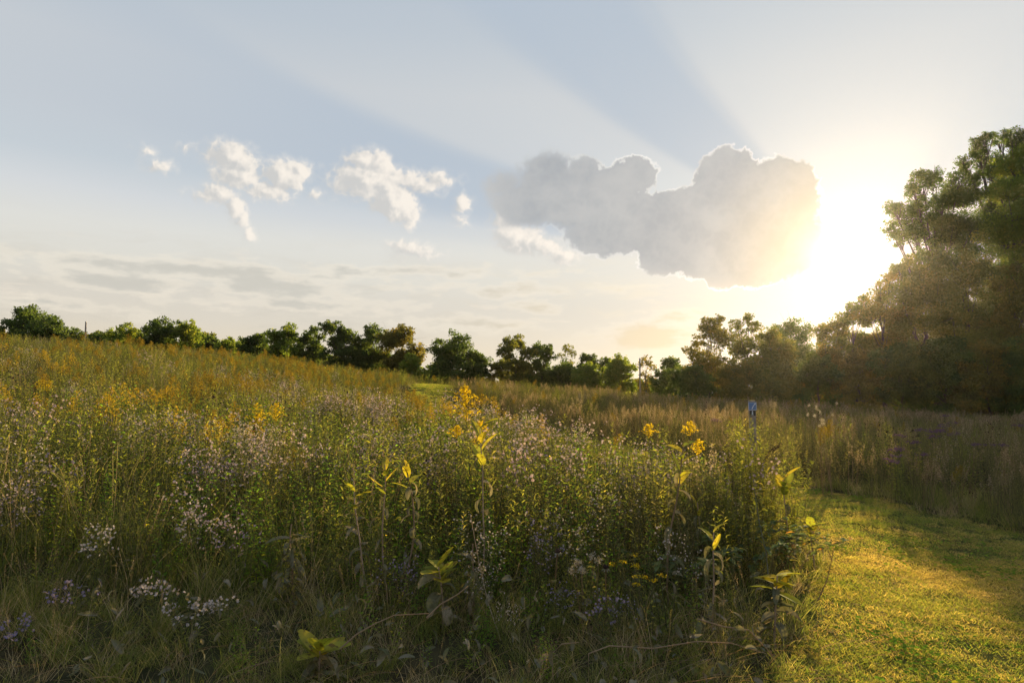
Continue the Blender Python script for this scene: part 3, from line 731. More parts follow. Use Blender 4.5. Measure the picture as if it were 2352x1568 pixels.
# px centre, width, top, distance, leaf, seed, clumps, per, shape, label
far_trees = [
 (2, 34, 752, 70, 'rusty', 3, 10, 150, 'round', 'low rusty treetop at the far left edge of the picture'),
 (80, 138, 712, 66, 'oak', 11, 34, 300, 'dome', 'broad dome shaped dark tree standing alone left of the pole'),
 (165, 42, 768, 72, 'olive', 12, 9, 150, 'round', 'low thin bush between the dome shaped tree and the pole'),
 (228, 62, 762, 72, 'oak', 13, 12, 170, 'dome', 'low dark bush just right of the left pole'),
 (292, 92, 746, 70, 'bright', 14, 20, 210, 'dome', 'rounded green tree third from the left pole with lighter top'),
 (362, 96, 736, 68, 'oak', 15, 24, 230, 'round', 'dark green tree with two knobs on its top'),
 (432, 66, 737, 67, 'bright', 16, 20, 220, 'round', 'bright yellow green tree standing above the flowering crest'),
 (482, 40, 768, 75, 'oak', 17, 10, 150, 'dome', 'small very dark tree beside a gap of sky'),
 (526, 54, 776, 74, 'bright', 18, 10, 170, 'dome', 'low bright bush right of the small dark tree'),
 (588, 74, 764, 72, 'oak', 19, 16, 200, 'wall', 'flat topped dark green tree left of the tall leafy one'),
 (654, 78, 744, 70, 'bright', 20, 24, 210, 'round', 'tall leafy green tree with an open crown edge'),
 (716, 60, 748, 71, 'oak', 21, 18, 190, 'spire', 'narrow dark tree with sky showing through its side'),
 (776, 88, 736, 69, 'oak', 22, 28, 240, 'round', 'tallest dark tree of the middle group'),
 (852, 82, 743, 70, 'oak', 23, 26, 240, 'round', 'near black round tree right of the tallest dark one'),
 (922, 88, 752, 68, 'rusty', 24, 26, 220, 'round', 'brownish tree at the right end of the middle group'),
 (944, 46, 812, 60, 'bright', 25, 12, 190, 'round', 'small bright green bush at the foot of the brownish tree'),
 (1040, 112, 773, 64, 'oak', 26, 32, 240, 'round', 'round dark tree standing alone beside the mown gap'),
 (1100, 48, 806, 65, 'oak', 27, 13, 130, 'round', 'ragged side tree leaning right from the lone round tree'),
 (1136, 26, 836, 66, 'rusty', 28, 6, 110, 'round', 'tiny rusty bush in the gap between two trees'),
 (1184, 82, 770, 66, 'olive', 29, 26, 190, 'round', 'airy pale green tree right of the gap'),
 (1244, 70, 786, 67, 'oak', 30, 20, 210, 'round', 'dense round tree joined to the airy pale one'),
 (1304, 42, 790, 70, 'olive', 31, 9, 70, 'dome', 'thin see through tree with a flat feathery top'),
 (1298, 78, 830, 64, 'oak', 32, 14, 190, 'wall', 'dark hedge bush under the thin feathery tree'),
 (1354, 50, 811, 66, 'oak', 33, 12, 180, 'dome', 'small dome of dark leaves behind the bright hedge'),
 (1350, 64, 832, 62, 'bright', 34, 13, 200, 'wall', 'bright yellow green hedge bush in the far row'),
 (1390, 34, 820, 66, 'oak', 35, 9, 130, 'spire', 'narrow dark bush between two bright hedge bushes'),
 (1424, 66, 816, 62, 'bright', 36, 16, 180, 'spire', 'bright spiky topped bush left of the thin right pole'),
 (1484, 46, 818, 72, 'rusty', 37, 12, 90, 'round', 'see through tree just right of the thin right pole'),
 (1540, 72, 820, 62, 'oak', 38, 18, 220, 'round', 'dark low tree left of the two slender saplings')]
for (px, w, yt, D_, mt, sd_, nc, per, shp, lab) in far_trees:
    nm = 'bush' if ('bush' in lab and 'tree' not in lab.split('bush')[0]) else 'hedgerow_tree'
    crown_tree(nm, lab, 'bush' if nm == 'bush' else 'tree', auto_lobes(px, w * 1.30, yt, sd_), D_, mt, sd_, .24, FAR, 1.2 if 'see through' in lab else 3.3, fat=1.36)
rf = random.Random(5)
for i in range(30):
    px = 160 + i * 47 + rf.uniform(-14, 14)
    if 950 < px < 985 or 1120 < px < 1150: continue
    w = rf.uniform(75, 125); crown_tree('hedge_bush', 'low bush filling the far hedgerow between the taller trees', 'bush', auto_lobes(px, w, crest_y(px) - rf.uniform(14, 36), 700 + i), 77 + rf.uniform(-2, 6), rf.choice(['oak', 'olive', 'bright', 'oak']), 700 + i, .27, 'low bushes filling the far hedgerow', 3.2, fat=1.4)
NEAR = 'trees of the wood at the right'
near_trees = [
 ('slender airy sapling at the left end of the right hand wood', 44, 'rusty', 1.5, [(1650, 737, 17), (1620, 748, 20), (1640, 775, 30), (1603, 782, 20), (1668, 778, 25), (1592, 815, 25), (1640, 825, 40), (1607, 855, 35), (1662, 862, 38), (1580, 802, 13), (1632, 755, 18)]),
 ('taller slender sapling with sunlight through its crown', 44.5, 'olive', 1.6, [(1718, 730, 16), (1698, 748, 22), (1733, 752, 20), (1712, 790, 35), (1746, 785, 22), (1688, 802, 25), (1722, 845, 38), (1690, 870, 32)]),
 ('dense olive green tree right of the two saplings', 41, 'olive', 2.4, [(1768, 775, 26), (1792, 792, 30), (1758, 822, 40), (1802, 842, 40), (1750, 872, 40), (1790, 885, 35)]),
 ('round topped dark tree behind the olive green one', 54, 'oak', 2.2, [(1815, 752, 26), (1785, 764, 24), (1845, 768, 26), (1815, 800, 45), (1862, 815, 32), (1850, 860, 40)]),
 ('bushy tree with a twiggy top below the sun', 42, 'rusty', 2.2, [(1905, 752, 18), (1887, 768, 22), (1928, 758, 22), (1905, 805, 40), (1880, 845, 40), (1940, 845, 42), (1912, 885, 40)]),
 ('pointed tree under the bright gap of sky', 43, 'olive', 2.1, [(1985, 688, 15), (1962, 706, 20), (1942, 735, 26), (1988, 722, 28), (1962, 785, 44), (1998, 805, 45), (1930, 795, 34), (1965, 860, 48)]),
 ('tree glowing gold on its left side beside the sun', 42, 'rusty', 2.1, [(2020, 674, 24), (2042, 650, 24), (2000, 722, 38), (2048, 715, 42), (2015, 790, 45), (2055, 800, 45), (2030, 865, 50)]),
 ('broad mid height tree in front of the tall oak', 43, 'olive', 2.3, [(2062, 622, 24), (2090, 612, 30), (2110, 645, 48), (2070, 680, 42), (2150, 680, 58), (2100, 745, 60), (2180, 750, 66), (2070, 815, 58), (2140, 830, 62), (2110, 885, 55)]),
 ('tall oak whose leafy arm reaches left over the sun', 48, 'oak', 2.2, [(2050, 478, 20), (2042, 520, 20), (2062, 545, 22), (2085, 492, 30), (2098, 540, 34), (2100, 440, 22), (2125, 425, 30), (2148, 405, 22), (2165, 455, 46), (2150, 520, 48), (2192, 545, 58), (2138, 588, 30), (2195, 615, 58), (2222, 455, 40), (2200, 402, 22), (2240, 530, 60), (2110, 470, 24)]),
 ('tallest dark oak at the right with sky holes near its top', 51, 'oak', 2.0, [(2213, 372, 20), (2243, 332, 24), (2262, 316, 18), (2300, 318, 24), (2335, 318, 26), (2268, 385, 42), (2320, 395, 50), (2232, 412, 22), (2372, 335, 42), (2285, 480, 55), (2345, 500, 60), (2392, 420, 60), (2250, 355, 22)]),
 ('yellow green tree in front of the tallest oak', 43, 'bright', 2.3, [(2330, 378, 34), (2362, 362, 36), (2300, 440, 40), (2342, 470, 56), (2308, 540, 54), (2352, 575, 60), (2288, 610, 50), (2332, 680, 66), (2405, 450, 80), (2405, 600, 80), (2390, 390, 40)]),
 ('dark tree cut off by the right edge of the picture', 46, 'oak', 2.3, [(2440, 330, 60), (2480, 400, 80), (2450, 520, 90), (2500, 640, 90), (2430, 700, 80), (2590, 430, 80), (2600, 560, 100), (2570, 700, 100), (2540, 830, 90), (2650, 800, 90)]),
 ('olive tree low in front of the two oaks', 40, 'olive', 2.3, [(2200, 635, 44), (2242, 615, 44), (2222, 700, 58), (2180, 715, 46), (2262, 715, 58), (2232, 800, 66), (2200, 870, 60)]),
 ('reddish brown shaded tree low at the right edge', 39, 'rusty', 2.3, [(2318, 655, 52), (2372, 680, 60), (2290, 745, 56), (2352, 785, 66), (2302, 850, 60), (2370, 880, 60)])]
for i, (lab, D_, mt, cov, lobes) in enumerate(near_trees):
    crown_tree('woodland_tree', lab, 'tree', lobes, D_, mt, 51 + i, .17, NEAR, cov * 1.35, nsub=18)
shrubs = [(1600, 90, 838, 40, 'oak', 'dark shrub at the foot of the slender saplings'), (1690, 100, 832, 40, 'rusty', 'rusty shrub under the sunlit sapling'), (1790, 110, 826, 38.5, 'olive', 'olive shrub under the round topped tree'),
          (1880, 110, 815, 38, 'oak', 'dark shrub below the twiggy topped tree'), (1975, 120, 800, 37.5, 'rusty', 'brown shrub below the pointed tree'), (2070, 130, 790, 37, 'oak', 'dark shrub below the gold lit tree'),
          (2170, 140, 770, 36, 'oak', 'large dark shrub under the tall oak'), (2270, 140, 780, 35, 'rusty', 'brown shrub in deep shade under the tallest oak'), (2370, 140, 760, 34, 'oak', 'dark shrub at the right edge under the trees')]
for i, (px, w, yt, D_, mt, lab) in enumerate(shrubs):
    crown_tree('woodland_shrub', lab, 'shrub', auto_lobes(px, w * 1.25, yt, 80 + i, 42), D_, mt, 80 + i, .16, 'shrubs along the foot of the wood', 3.2, fat=1.25)

for i in range(17):
    px = 1560 + i * 52 + rf.uniform(-10, 10) if i != 1 else 1645
    crown_tree('undergrowth_bush', 'dark bush closing the gaps low inside the right hand wood', 'bush', auto_lobes(px, 95, crest_y(px) - rf.uniform(45, 75), 900 + i, 40), 50 + rf.uniform(-3, 4), rf.choice(['oak', 'rusty', 'olive']), 900 + i, .22, 'bushes low inside the right hand wood', 3.0, fat=1.25)
# ------------------------------------------------------------------ poles and the trail marker
M['polewood'] = bark_mat('grey_pole_wood', (.16, .13, .11), (.30, .26, .22), 20)
M['steel'] = plain_mat('galvanised_steel', (.35, .35, .36), .45, .5)
def pole(px, ytop, D_, r, label):
    x, y, zt = at(px, ytop, D_); zb = G(x, y); h = zt - zb
    p = MB('polewood'); tube(p, [V3(0, 0, -.3), V3(0.01, 0, h * .5), V3(0.02, 0, h)], r, r * .72, 10)
    c = MB('steel'); tube(c, [V3(.02, 0, h - .01), V3(.02, 0, h + .05)], r * .80, r * .80, 10); tube(c, [V3(.02, 0, h + .05), V3(.02, 0, h + .09)], r * .80, r * .25, 10)


    thing('utility_pole', {'shaft': p, 'cap': c}, label, 'pole', (x, y, zb))
pole(197, 740, 60, .095, 'pale bare wooden pole rising from the hill left of the trees')
pole(1469, 824, 58, .085, 'thin grey pole beside the dark low trees right of centre')
M['postwood'] = bark_mat('weathered_post_wood', (.13, .11, .10), (.24, .21, .19), 30)
M['signblue'] = plain_mat('blue_sign_face', (.10, .19, .42), .35, .5)
M['signpale'] = plain_mat('pale_sign_mark', (.55, .62, .72), .4, .5)
M['signdark'] = plain_mat('dark_sign_face', (.020, .020, .022), .4, .5)
def boxm(mb, c, s, bev=.0):
    x, y, z = s[0] / 2, s[1] / 2, s[2] / 2; b = bev; vs = []
    for zz, k in ((-z, b), (-z + b, 0), (z - b, 0), (z, b)):
        for (sx, sy) in ((-1, -1), (1, -1), (1, 1), (-1, 1)): vs.append(V3(c[0] + sx * (x - k), c[1] + sy * (y - k), c[2] + zz))
    fs = [(3, 2, 1, 0), (12, 13, 14, 15)]
    for r in range(3):
        for j in range(4): fs.append((r * 4 + j, r * 4 + (j + 1) % 4, r * 4 + 4 + (j + 1) % 4, r * 4 + 4 + j))
    mb.add(vs, fs, .5)
def trail_marker():
    x, y, zt = at(1727, 921, 12.0); zb = G(x, y); h = zt - zb; w = .118
    post = MB('postwood'); boxm(post, (0, 0, h / 2 - .2), (w, w, h + .4 - .012), .008)
    cap = MB('signdark'); boxm(cap, (0, 0, h - .004), (w + .012, w + .012, .020), .005)
    bp = MB('signpale'); boxm(bp, (0, -w / 2 - .004, h - .095), (.142, .006, .150), .002)
    bf = MB('signblue'); boxm(bf, (0, -w / 2 - .0085, h - .095), (.128, .003, .136), .001)
    mk = MB('signpale'); yk = -w / 2 - .0115
    mk.add([V3(-.020, yk, h - .150), V3(-.004, yk, h - .150), V3(.022, yk, h - .092), V3(.050, yk, h - .052), V3(.040, yk, h - .044), V3(.008, yk, h - .088)], [(0, 1, 2, 5), (5, 2, 3, 4)], .5)
    mk.add([V3(.028, yk, h - .040), V3(.060, yk, h - .034), V3(.054, yk, h - .068)], [(0, 2, 1)], .5)
    dp = MB('signdark'); boxm(dp, (0, -w / 2 - .004, h - .225), (.104, .006, .098), .002)
    fg = MB('signpale'); yf = -w / 2 - .0085; cx, cz = -.004, h - .222
    fg.add([V3(cx + math.cos(a) * .010, yf, cz + .032 + math.sin(a) * .010) for a in np.arange(8) * math.pi / 4], [tuple(range(8))], .5)
    fg.add([V3(cx - .010, yf, cz - .012), V3(cx + .010, yf, cz - .012), V3(cx + .013, yf, cz + .018), V3(cx - .011, yf, cz + .018)], [(0, 1, 2, 3)], .5)
    fg.add([V3(cx - .016, yf, cz - .042), V3(cx - .006, yf, cz - .042), V3(cx + .002, yf, cz - .013), V3(cx - .010, yf, cz - .013)], [(0, 1, 2, 3)], .5)
    fg.add([V3(cx + .008, yf, cz - .042), V3(cx + .018, yf, cz - .040), V3(cx + .010, yf, cz - .013), V3(cx + .003, yf, cz - .013)], [(0, 1, 2, 3)], .5)
    r = thing('trail_marker', {'post': post, 'cap': cap}, 'wooden trail marker post with a blue sign above a small black one', 'signpost', (x, y, zb), R(-14))
    s1 = link('blue_sign', make_mesh('blue_sign', [bp, bf]), r); link('arrow_mark', make_mesh('arrow_mark', [mk]), s1)
    s2 = link('black_sign', make_mesh('black_sign', [dp]), r); link('hiker_mark', make_mesh('hiker_mark', [fg]), s2)
trail_marker()

# ------------------------------------------------------------------ the meadow
rng = np.random.default_rng(7)
def seeds(n0): return [random.Random(n0 + i) for i in range(60)]
def combine(d, name): return make_mesh(name, list(d.values()))
def variants(fn, count, s0, **kw): return [fn(random.Random(s0 + i), **kw) for i in range(count)]
def coll_of(name, plist): return proto_coll(name, [combine(p, name) for p in plist])

def sample(y0, y1, dens, xmin=None):
    """points at random over the ground in view between two distances"""
    area = 1.02 * (y1 * y1 - y0 * y0) + 2.4 * (y1 - y0); n = int(area * dens)
    y = np.sqrt(rng.random(n) * (y1 * y1 - y0 * y0) + y0 * y0); x = (rng.random(n) * 2 - 1) * (1.02 * y + 1.2)
    return x, y
EDGE_L = PATH_LEFT; EDGE_R = PATH_RIGHT
def meadow(y0, y1, dens):
    x, y = sample(y0, y1, dens); ok = ~in_poly(x, y, PATH_POLY); return x[ok], y[ok]
def height(x, y):
    """how high the growth stands: low at the front and along the mown edge"""
    left = np.where(edge_dist(x, y, EDGE_L) < edge_dist(x, y, EDGE_R), 1, 0)
    el_ = edge_dist(x, y, EDGE_L); er = edge_dist(x, y, EDGE_R)
    front = 0.16 + 0.84 * sstep(2.75, 5.5, y + 0.25 * (fbm(x * .9, y * .9, 31) - .5))
    edge = np.minimum(0.40 + 0.60 * sstep(0, 1.0, el_), 0.72 + 0.28 * sstep(0.1, 2.0, er))
    roll = 0.86 + 0.34 * (fbm(x * .35, y * .35, 9) - .2)
    gap = 1 - .42 * np.exp(-(((x + 3.4) / 2.0) ** 2 + ((y - 26) / 7.0) ** 2))
    return np.minimum(front, edge) * roll * gap
def spots(x, y, h, hs=(.8, 1.15), sink=.02, wide=None, tilt=.10):
    n = len(x); z = ground(x, y) - sink
    t = np.stack([rng.normal(0, tilt, n), rng.normal(0, tilt, n), rng.random(n) * 6.283], 1)
    s = h * (hs[0] + (hs[1] - hs[0]) * rng.random(n)); w = s if wide is None else np.maximum(s, wide) if np.isscalar(wide) else wide
    return np.stack([x, y, z], 1), t, np.stack([w, w, s], 1)
def lay(name, label, cat, coll, x, y, h, npick, **kw):
    p, t, s = spots(x, y, h, **kw); return scatter(name, label, cat, coll, p, t, s, rng.integers(0, npick, len(x)))

# patterns
FORB = variants(plant_forb, 5, 100, h=1.0, stems=4, lv=40, ll=.085, lw=.013) + variants(plant_forb, 3, 106, h=1.0, stems=5, lv=46) + variants(plant_forb, 3, 110, h=1.0, stems=6, lv=30, ll=.04, lw=.006)
OLIVE = variants(plant_forb, 5, 120, h=1.0, stems=6, mat='olive', lv=40, ll=.05, lw=.006)
BROWN = variants(plant_forb, 4, 130, h=1.0, stems=5, mat='brown', lv=22, ll=.05, lw=.006, tip='tan')
TANP = variants(plant_forb, 4, 140, h=1.0, stems=7, mat='olive', lv=26, ll=.05, lw=.005, tip='tan')
BROAD = variants(plant_broad, 5, 150, h=.9)
GRASS = variants(plant_grass, 6, 160, h=.75, n=44) + variants(plant_grass, 2, 170, h=.8, n=20, mat='drygrass', heads=4)
SHORT = variants(plant_grass, 5, 180, h=.34, n=48, w=.0045, spread=.13, droop=1.3) + variants(plant_grass, 2, 188, h=.34, n=34, mat='drygrass', w=.003, spread=.13, droop=1.5)
LAWN = variants(plant_lawn, 5, 200) + variants(plant_lawn, 3, 210, n=190, clover=26) + variants(plant_lawn, 2, 215, n=290, h=.034, dry=.42)
HEADS = variants(plant_seedheads, 4, 220)
c_forb, c_olive, c_brown, c_tan, c_broad = [coll_of(n, l) for n, l in (('green_forb', FORB), ('olive_forb', OLIVE), ('withered_forb', BROWN), ('plumed_forb', TANP), ('broad_forb', BROAD))]
c_grass, c_short, c_lawn, c_heads = [coll_of(n, l) for n, l in (('grass_tuft', GRASS), ('short_tuft', SHORT), ('lawn_tuft', LAWN), ('seedhead_plant', HEADS))]

def zone(x, y):
    """0 on the flowery hill at the left .. 1 on the brown growth at the right and on the far rise"""
    u = x / np.maximum(y, 1)
    right = ((x > 2.4) & (edge_dist(x, y, EDGE_R) < edge_dist(x, y, EDGE_L))) | (in_poly(x, y, [(14, 1.5)] + PATH_RIGHT[::-1] + [(-4.2, 80), (90, 80), (90, 0)]))
    return np.clip(np.where(right, .74, 0) + .25 * sstep(-.1, .35, u), 0, 1)

def fill():
    bands = [(2.9, 8.0, 27), (8.0, 20.0, 12), (20.0, 46.0, 6.5)]
    X, Y = zip(*[meadow(*b) for b in bands]); x = np.concatenate(X); y = np.concatenate(Y)
    zn = zone(x, y); drift = fbm(x * .30, y * .30, 21); r = np.clip(.52 * rng.random(len(x)) + .48 * sstep(.30, .70, fbm(x * .55, y * .55, 23)), 0, 1); far = sstep(12, 40, y)
    h = height(x, y); wide = np.where(y > 20, h * 1.5, h)
    kind = np.select([r < .14 * (1 - zn) + .06, r < .36 * (1 - zn) + .44, r < .34 * (1 - zn) + .72, r < .32 * (1 - zn) + .82], [0, 1, 2, 3], 4)
    # 0 grass, 1 green forb, 2 olive, 3 tan plume, 4 brown ; the left hill turns more green
    swap = (kind >= 3) & (rng.random(len(x)) < .55 * (1 - zn)); kind = np.where(swap, np.where(drift > .5, 1, 0), kind)
    swap = (kind == 1) & (rng.random(len(x)) < .55 * zn); kind = np.where(swap, 2, kind)
    low = (h < .5) & (kind > 0) & (rng.random(len(x)) < .75); kind = np.where(low, 0, kind)
    for k, (nm, lb, ct, c, n) in enumerate([('tall_grass', 'tall seeding grass growing through the meadow', 'grass', c_grass, len(GRASS)), ('green_forbs', 'feathery green forbs that fill the meadow', 'ground cover', c_forb, len(FORB)),
            ('olive_forbs', 'olive brown forbs mixed through the meadow', 'ground cover', c_olive, len(OLIVE)), ('plumed_forbs', 'fading forbs with tan seed plumes', 'ground cover', c_tan, len(TANP)),
            ('withered_forbs', 'withered brown stalks through the meadow', 'ground cover', c_brown, len(BROWN))]):
        s = kind == k
        lay(nm, lb, ct, c, x[s], y[s], np.maximum(h[s] * (1.0 if k else 1.05), .10 if k else .3), n, wide=np.maximum(wide[s], .35), tilt=.10 if k else .14)
fill()
# undergrowth that hides the soil
x, y = meadow(2.6, 11, 24); lay('undergrowth_grass', 'low tangled grass under the meadow plants', 'grass', c_short, x, y, .55 + .45 * height(x, y), len(SHORT), hs=(.7, 1.3), tilt=.2)
x, y = meadow(3.3, 13, 9); k = (x < 3) & (fbm(x * .5, y * .5, 44) > .46); x, y = x[k], y[k]
lay('broad_leaved_weeds', 'broad leaved weeds in green and yellow on the hill side', 'ground cover', c_broad, x, y, np.maximum(.3, height(x, y) * .95), len(BROAD))
x, y = meadow(4.2, 26, .25); lay('dark_seedheads', 'dead stems with dark seed heads through the meadow', 'ground cover', c_heads, x, y, height(x, y), len(HEADS))
# mown grass of the path
xa, ya = sample(2.2, 6.5, 85); xb, yb = sample(6.5, 15, 46); x, y = np.concatenate([xa, xb]), np.concatenate([ya, yb]); k = in_poly(x, y, PATH_POLY); x, y = x[k], y[k]
patch = fbm(x * .8, y * .8, 61); dry = sstep(.42, .62, fbm(x * .45 + 3, y * .45, 77)) * sstep(8.5, 5.0, y); pk = np.where(rng.random(len(x)) < .38 + .6 * dry, rng.integers(8, 10, len(x)), np.where((patch > .56) & (rng.random(len(x)) < .6), rng.integers(5, 8, len(x)), rng.integers(0, 5, len(x))))
p, t, s = spots(x, y, np.ones(len(x)), hs=(.8, 1.25), sink=-.010, tilt=.05); scatter('mown_grass', 'short mown grass of the path', 'grass', c_lawn, p, t, s, pk)
x, y = sample(15, 41, 16); k = in_poly(x, y, PATH_POLY); x, y = x[k], y[k]
p, t, s = spots(x, y, np.full(len(x), 1.6), sink=-.01, tilt=.03); scatter('distant_mown_grass', 'strip of mown grass seen through the gap in the meadow', 'grass', c_lawn, p, t, s, rng.integers(0, 5, len(x)))

# ------------------------------------------------------------------ flowers: the nearest are things of their own, the rest one object
def share(lst):
    """parts of a pattern plant as finished meshes, petals and eyes in one mesh"""
    out = []
    for d in lst:
        q = {}
        for k, c in d.items():
            if k == 'flower_eye': continue
            q[k] = make_mesh(k.strip('~'), [c, d['flower_eye']] if k == 'blossom' and 'flower_eye' in d else [c])
        out.append(q)
    return out
def individuals(name, cat, group, pats, x, y, h, pick, labels, sc=(.85, 1.12), tilt=.10):
    order = np.argsort(y)
    for i in order:
        lab = labels(float(x[i]), float(y[i]), int(pick[i])); s = float(h[i] * rng.uniform(*sc))
        thing(name, pats[int(pick[i])], lab[0], cat, (float(x[i]), float(y[i]), G(x[i], y[i]) - .02), float(rng.random() * 6.283), s, lab[1], (float(rng.normal(0, tilt)), float(rng.normal(0, tilt))))
def in_frame(x, y, z, m=0.02):
    X = x / y; f = _cp + _sp * (z - EYE) / y; v = (-_sp + _cp * (z - EYE) / y) / f
    return (np.abs(X / f) < PXW / 2 / FPX * (1 - m)) & (v > -PXH / 2 / FPX * 1.0)
def split(x, y, h, n=300):
    vis = in_frame(x, y, ground(x, y) + h * .95); o = np.argsort(np.where(vis, y, 1e6)); near = np.zeros(len(x), bool); near[o[:n]] = True; near &= vis; return near
# asters
AST = [plant_aster(random.Random(300 + i), 1.0, 'lilac', 80, .0145) for i in range(4)] + [plant_aster(random.Random(310 + i), 1.0, 'white', 84, .0125) for i in range(3)] + [plant_aster(random.Random(320 + i), .85, 'violet', 40, .0135, 1.15) for i in range(2)]
AST_P = share(AST); c_ast = coll_of('aster', AST)
def aster_spots():
    x1, y1 = meadow(3.7, 9.5, 5.0); x2, y2 = meadow(9.5, 30, 2.0); x = np.concatenate([x1, x2]); y = np.concatenate([y1, y2])
    u = x / y; dr = fbm(x * .42, y * .42, 15)
    like = np.exp(-((u - .06) / .30) ** 2) * sstep(17, 8, y) * .86 + np.exp(-((u + .45) / .34) ** 2) * sstep(26, 10, y) * sstep(.40, .58, dr) * 1.25 + .10 * sstep(.5, .7, dr)
    like *= .12 + 1.1 * sstep(.40, .60, dr); like *= np.where(zone(x, y) > .7, .30, 1) * sstep(.36, .20, u)
    k = rng.random(len(x)) < like; x, y = x[k], y[k]
    h = np.maximum(height(x, y) * (.86 + .22 * rng.random(len(x))), .22)
    wh = fbm(x * .5, y * .5, 71); pick = np.where(wh > .60, rng.integers(4, 7, len(x)), rng.integers(0, 4, len(x))); pick = np.where((y < 7.5) & (x > -3.8) & (rng.random(len(x)) < .26), rng.integers(7, 9, len(x)), pick)
    return x, y, h, pick
ax, ay, ah, ap = aster_spots(); near = split(ax, ay, ah)
def where(x, y):
    u = x / y; s = 'left edge' if u < -.48 else 'left side' if u < -.2 else 'middle' if u < .16 else 'right side'
    d = 'front rows' if y < 5.2 else 'second rows' if y < 6.8 else 'middle depth' if y < 10 else 'far slope'
    return s, d
def ast_lab(x, y, p):
    s, d = where(x, y); c = ('lilac', 'white', 'violet')[0 if p < 4 else 1 if p < 7 else 2]
    return f"aster with small {c} flowers, {d}, {s} of the meadow", f"{c} asters, {d}, {s}"
individuals('aster_plant', 'aster', '', AST_P, ax[near], ay[near], ah[near], ap[near], ast_lab)
f = ~near; lay('distant_asters', 'drifts of pale asters further back in the meadow', 'flowers', c_ast, ax[f], ay[f], ah[f], 9)
# goldenrods
GOLD = [plant_goldenrod(random.Random(400 + i), 1.0, 2) for i in range(4)] + [plant_goldenrod(random.Random(410 + i), 1.0, 3, 'ochre', .20, .07) for i in range(4)]
GOLD_P = share(GOLD); c_gold = coll_of('goldenrod', GOLD)
def gold_spots():
    x1, y1 = meadow(5.0, 18, 5.6); x2, y2 = meadow(14, 42, 2.4); x = np.concatenate([x1, x2]); y = np.concatenate([y1, y2])
    u = x / y; dr = fbm(x * .26, y * .26, 33)
    like = (sstep(.05, -.30, u) * .80 + .16) * (.10 + .80 * sstep(.42, .62, dr)) * sstep(4.5, 8.0, y - 2.0 * sstep(-.4, -.7, u)); like = np.where(zone(x, y) > .7, like * .55, like)
    k = rng.random(len(x)) < like; x, y = x[k], y[k]; h = np.maximum(height(x, y) * (.95 + .25 * rng.random(len(x))), .4)
    br = fbm(x * .3, y * .3, 91); pick = np.where((br > .54) & (zone(x, y) < .7), rng.integers(0, 4, len(x)), rng.integers(4, 8, len(x))); return x, y, h, pick
gx, gy, gh, gp = gold_spots(); near = split(gx, gy, gh)
def gold_lab(x, y, p):
    u = x / y; s = 'left edge' if u < -.48 else 'left side' if u < -.2 else 'middle' if u < .16 else 'right side'; d = 'front slope' if y < 9 else 'middle slope' if y < 14 else 'upper slope'
    c = 'bright yellow' if p < 4 else 'dull orange'
    return f"goldenrod with {c} plumes, {d}, {s} of the meadow", f"{c} goldenrods, {d}, {s}"
individuals('goldenrod_plant', 'goldenrod', '', GOLD_P, gx[near], gy[near], gh[near], gp[near], gold_lab)
f = ~near; p, t, s = spots(gx[f], gy[f], gh[f]); s[:, :2] *= 1.15; scatter('distant_goldenrods', 'yellow goldenrods spread over the upper hill', 'flowers', c_gold, p, t, s, gp[f])

# ------------------------------------------------------------------ plants that can be picked out one by one
def stand(px, ytop, d):
    """ground point and height of a plant whose top is seen at that pixel at distance d"""
    x, y, z = at(px, ytop, d); zb = G(x, y); return (x, y, zb - .01), z - zb
def milkweed(rg, h, lean=0.0, leandir=0.0, nfresh=5, ndry=7, L=.14, W=.055, fresh_up=.7, crook=.06):
    """thick stem, a rosette of pale yellow leaves at the tip, withered leaves hanging below"""
    st, fo, dr = MB('mstem'), MB('mleaf'), MB('mdry'); d = unit(V3(math.cos(leandir) * lean, math.sin(leandir) * lean, 1)); p = V3(0, 0, 0); pts = [p]
    for i in range(9):
        d = unit(d + V3(rg.gauss(0, crook), rg.gauss(0, crook), .02)); p = p + d * h / 9; pts.append(p)
    tube(st, pts, .0075, .0040, 6, rg.random())
    for i in range(nfresh):
        t = 1.0 - .26 * (i / max(1, nfresh)) ; q, dd = along(pts, t); b = i * 2.2 + rg.gauss(0, .3)
        leaf(fo, q, unit(V3(math.cos(b), math.sin(b), fresh_up * .8 + rg.gauss(0, .35)) + dd * .2), 1.3 * L * rg.uniform(.75, 1.15), 1.4 * W * rg.uniform(.8, 1.15), rg.uniform(-.1, .6), 7, rg.uniform(-.3, .3), rg.uniform(.35, 1), 'oval', .14, rg.uniform(-.5, .5))
    ndry = int(ndry * 1.8)
    for i in range(ndry):
        t = .14 + .74 * (i + rg.random() * .6) / max(1, ndry); q, dd = along(pts, t); b = i * 2.6 + rg.gauss(0, .4)
        leaf(dr, q, unit(V3(math.cos(b), math.sin(b), rg.uniform(-.1, .5))), 1.25 * L * rg.uniform(.55, 1.1), W * rg.uniform(.7, 1.25), rg.uniform(1.4, 3.2), 8, rg.uniform(-.5, .5), rg.random(), 'oval', .30, rg.uniform(-2.2, 2.2))
    return {'stem': st, 'fresh_leaf': fo, 'withered_leaf': dr}
def put(name, parts, label, cat, px, ytop, d, rz=0.0, group=None, dx=0.0):
    loc, h = stand(px, ytop, d); return thing(name, parts, label, cat, loc, rz, 1.0, group)
MW = 'milkweed plants in the meadow'
def mw(px, yt, d, seed, label, **kw):
    loc, h = stand(px, yt, d); thing('milkweed', milkweed(random.Random(seed), max(.12, h), **kw), label, 'milkweed', loc, 0, 1, MW)
mw(1106, 980, 4.6, 1, 'milkweed with four upright yellow leaves below the tall bright goldenrod', nfresh=6, ndry=4, L=.125, W=.045, fresh_up=.9)
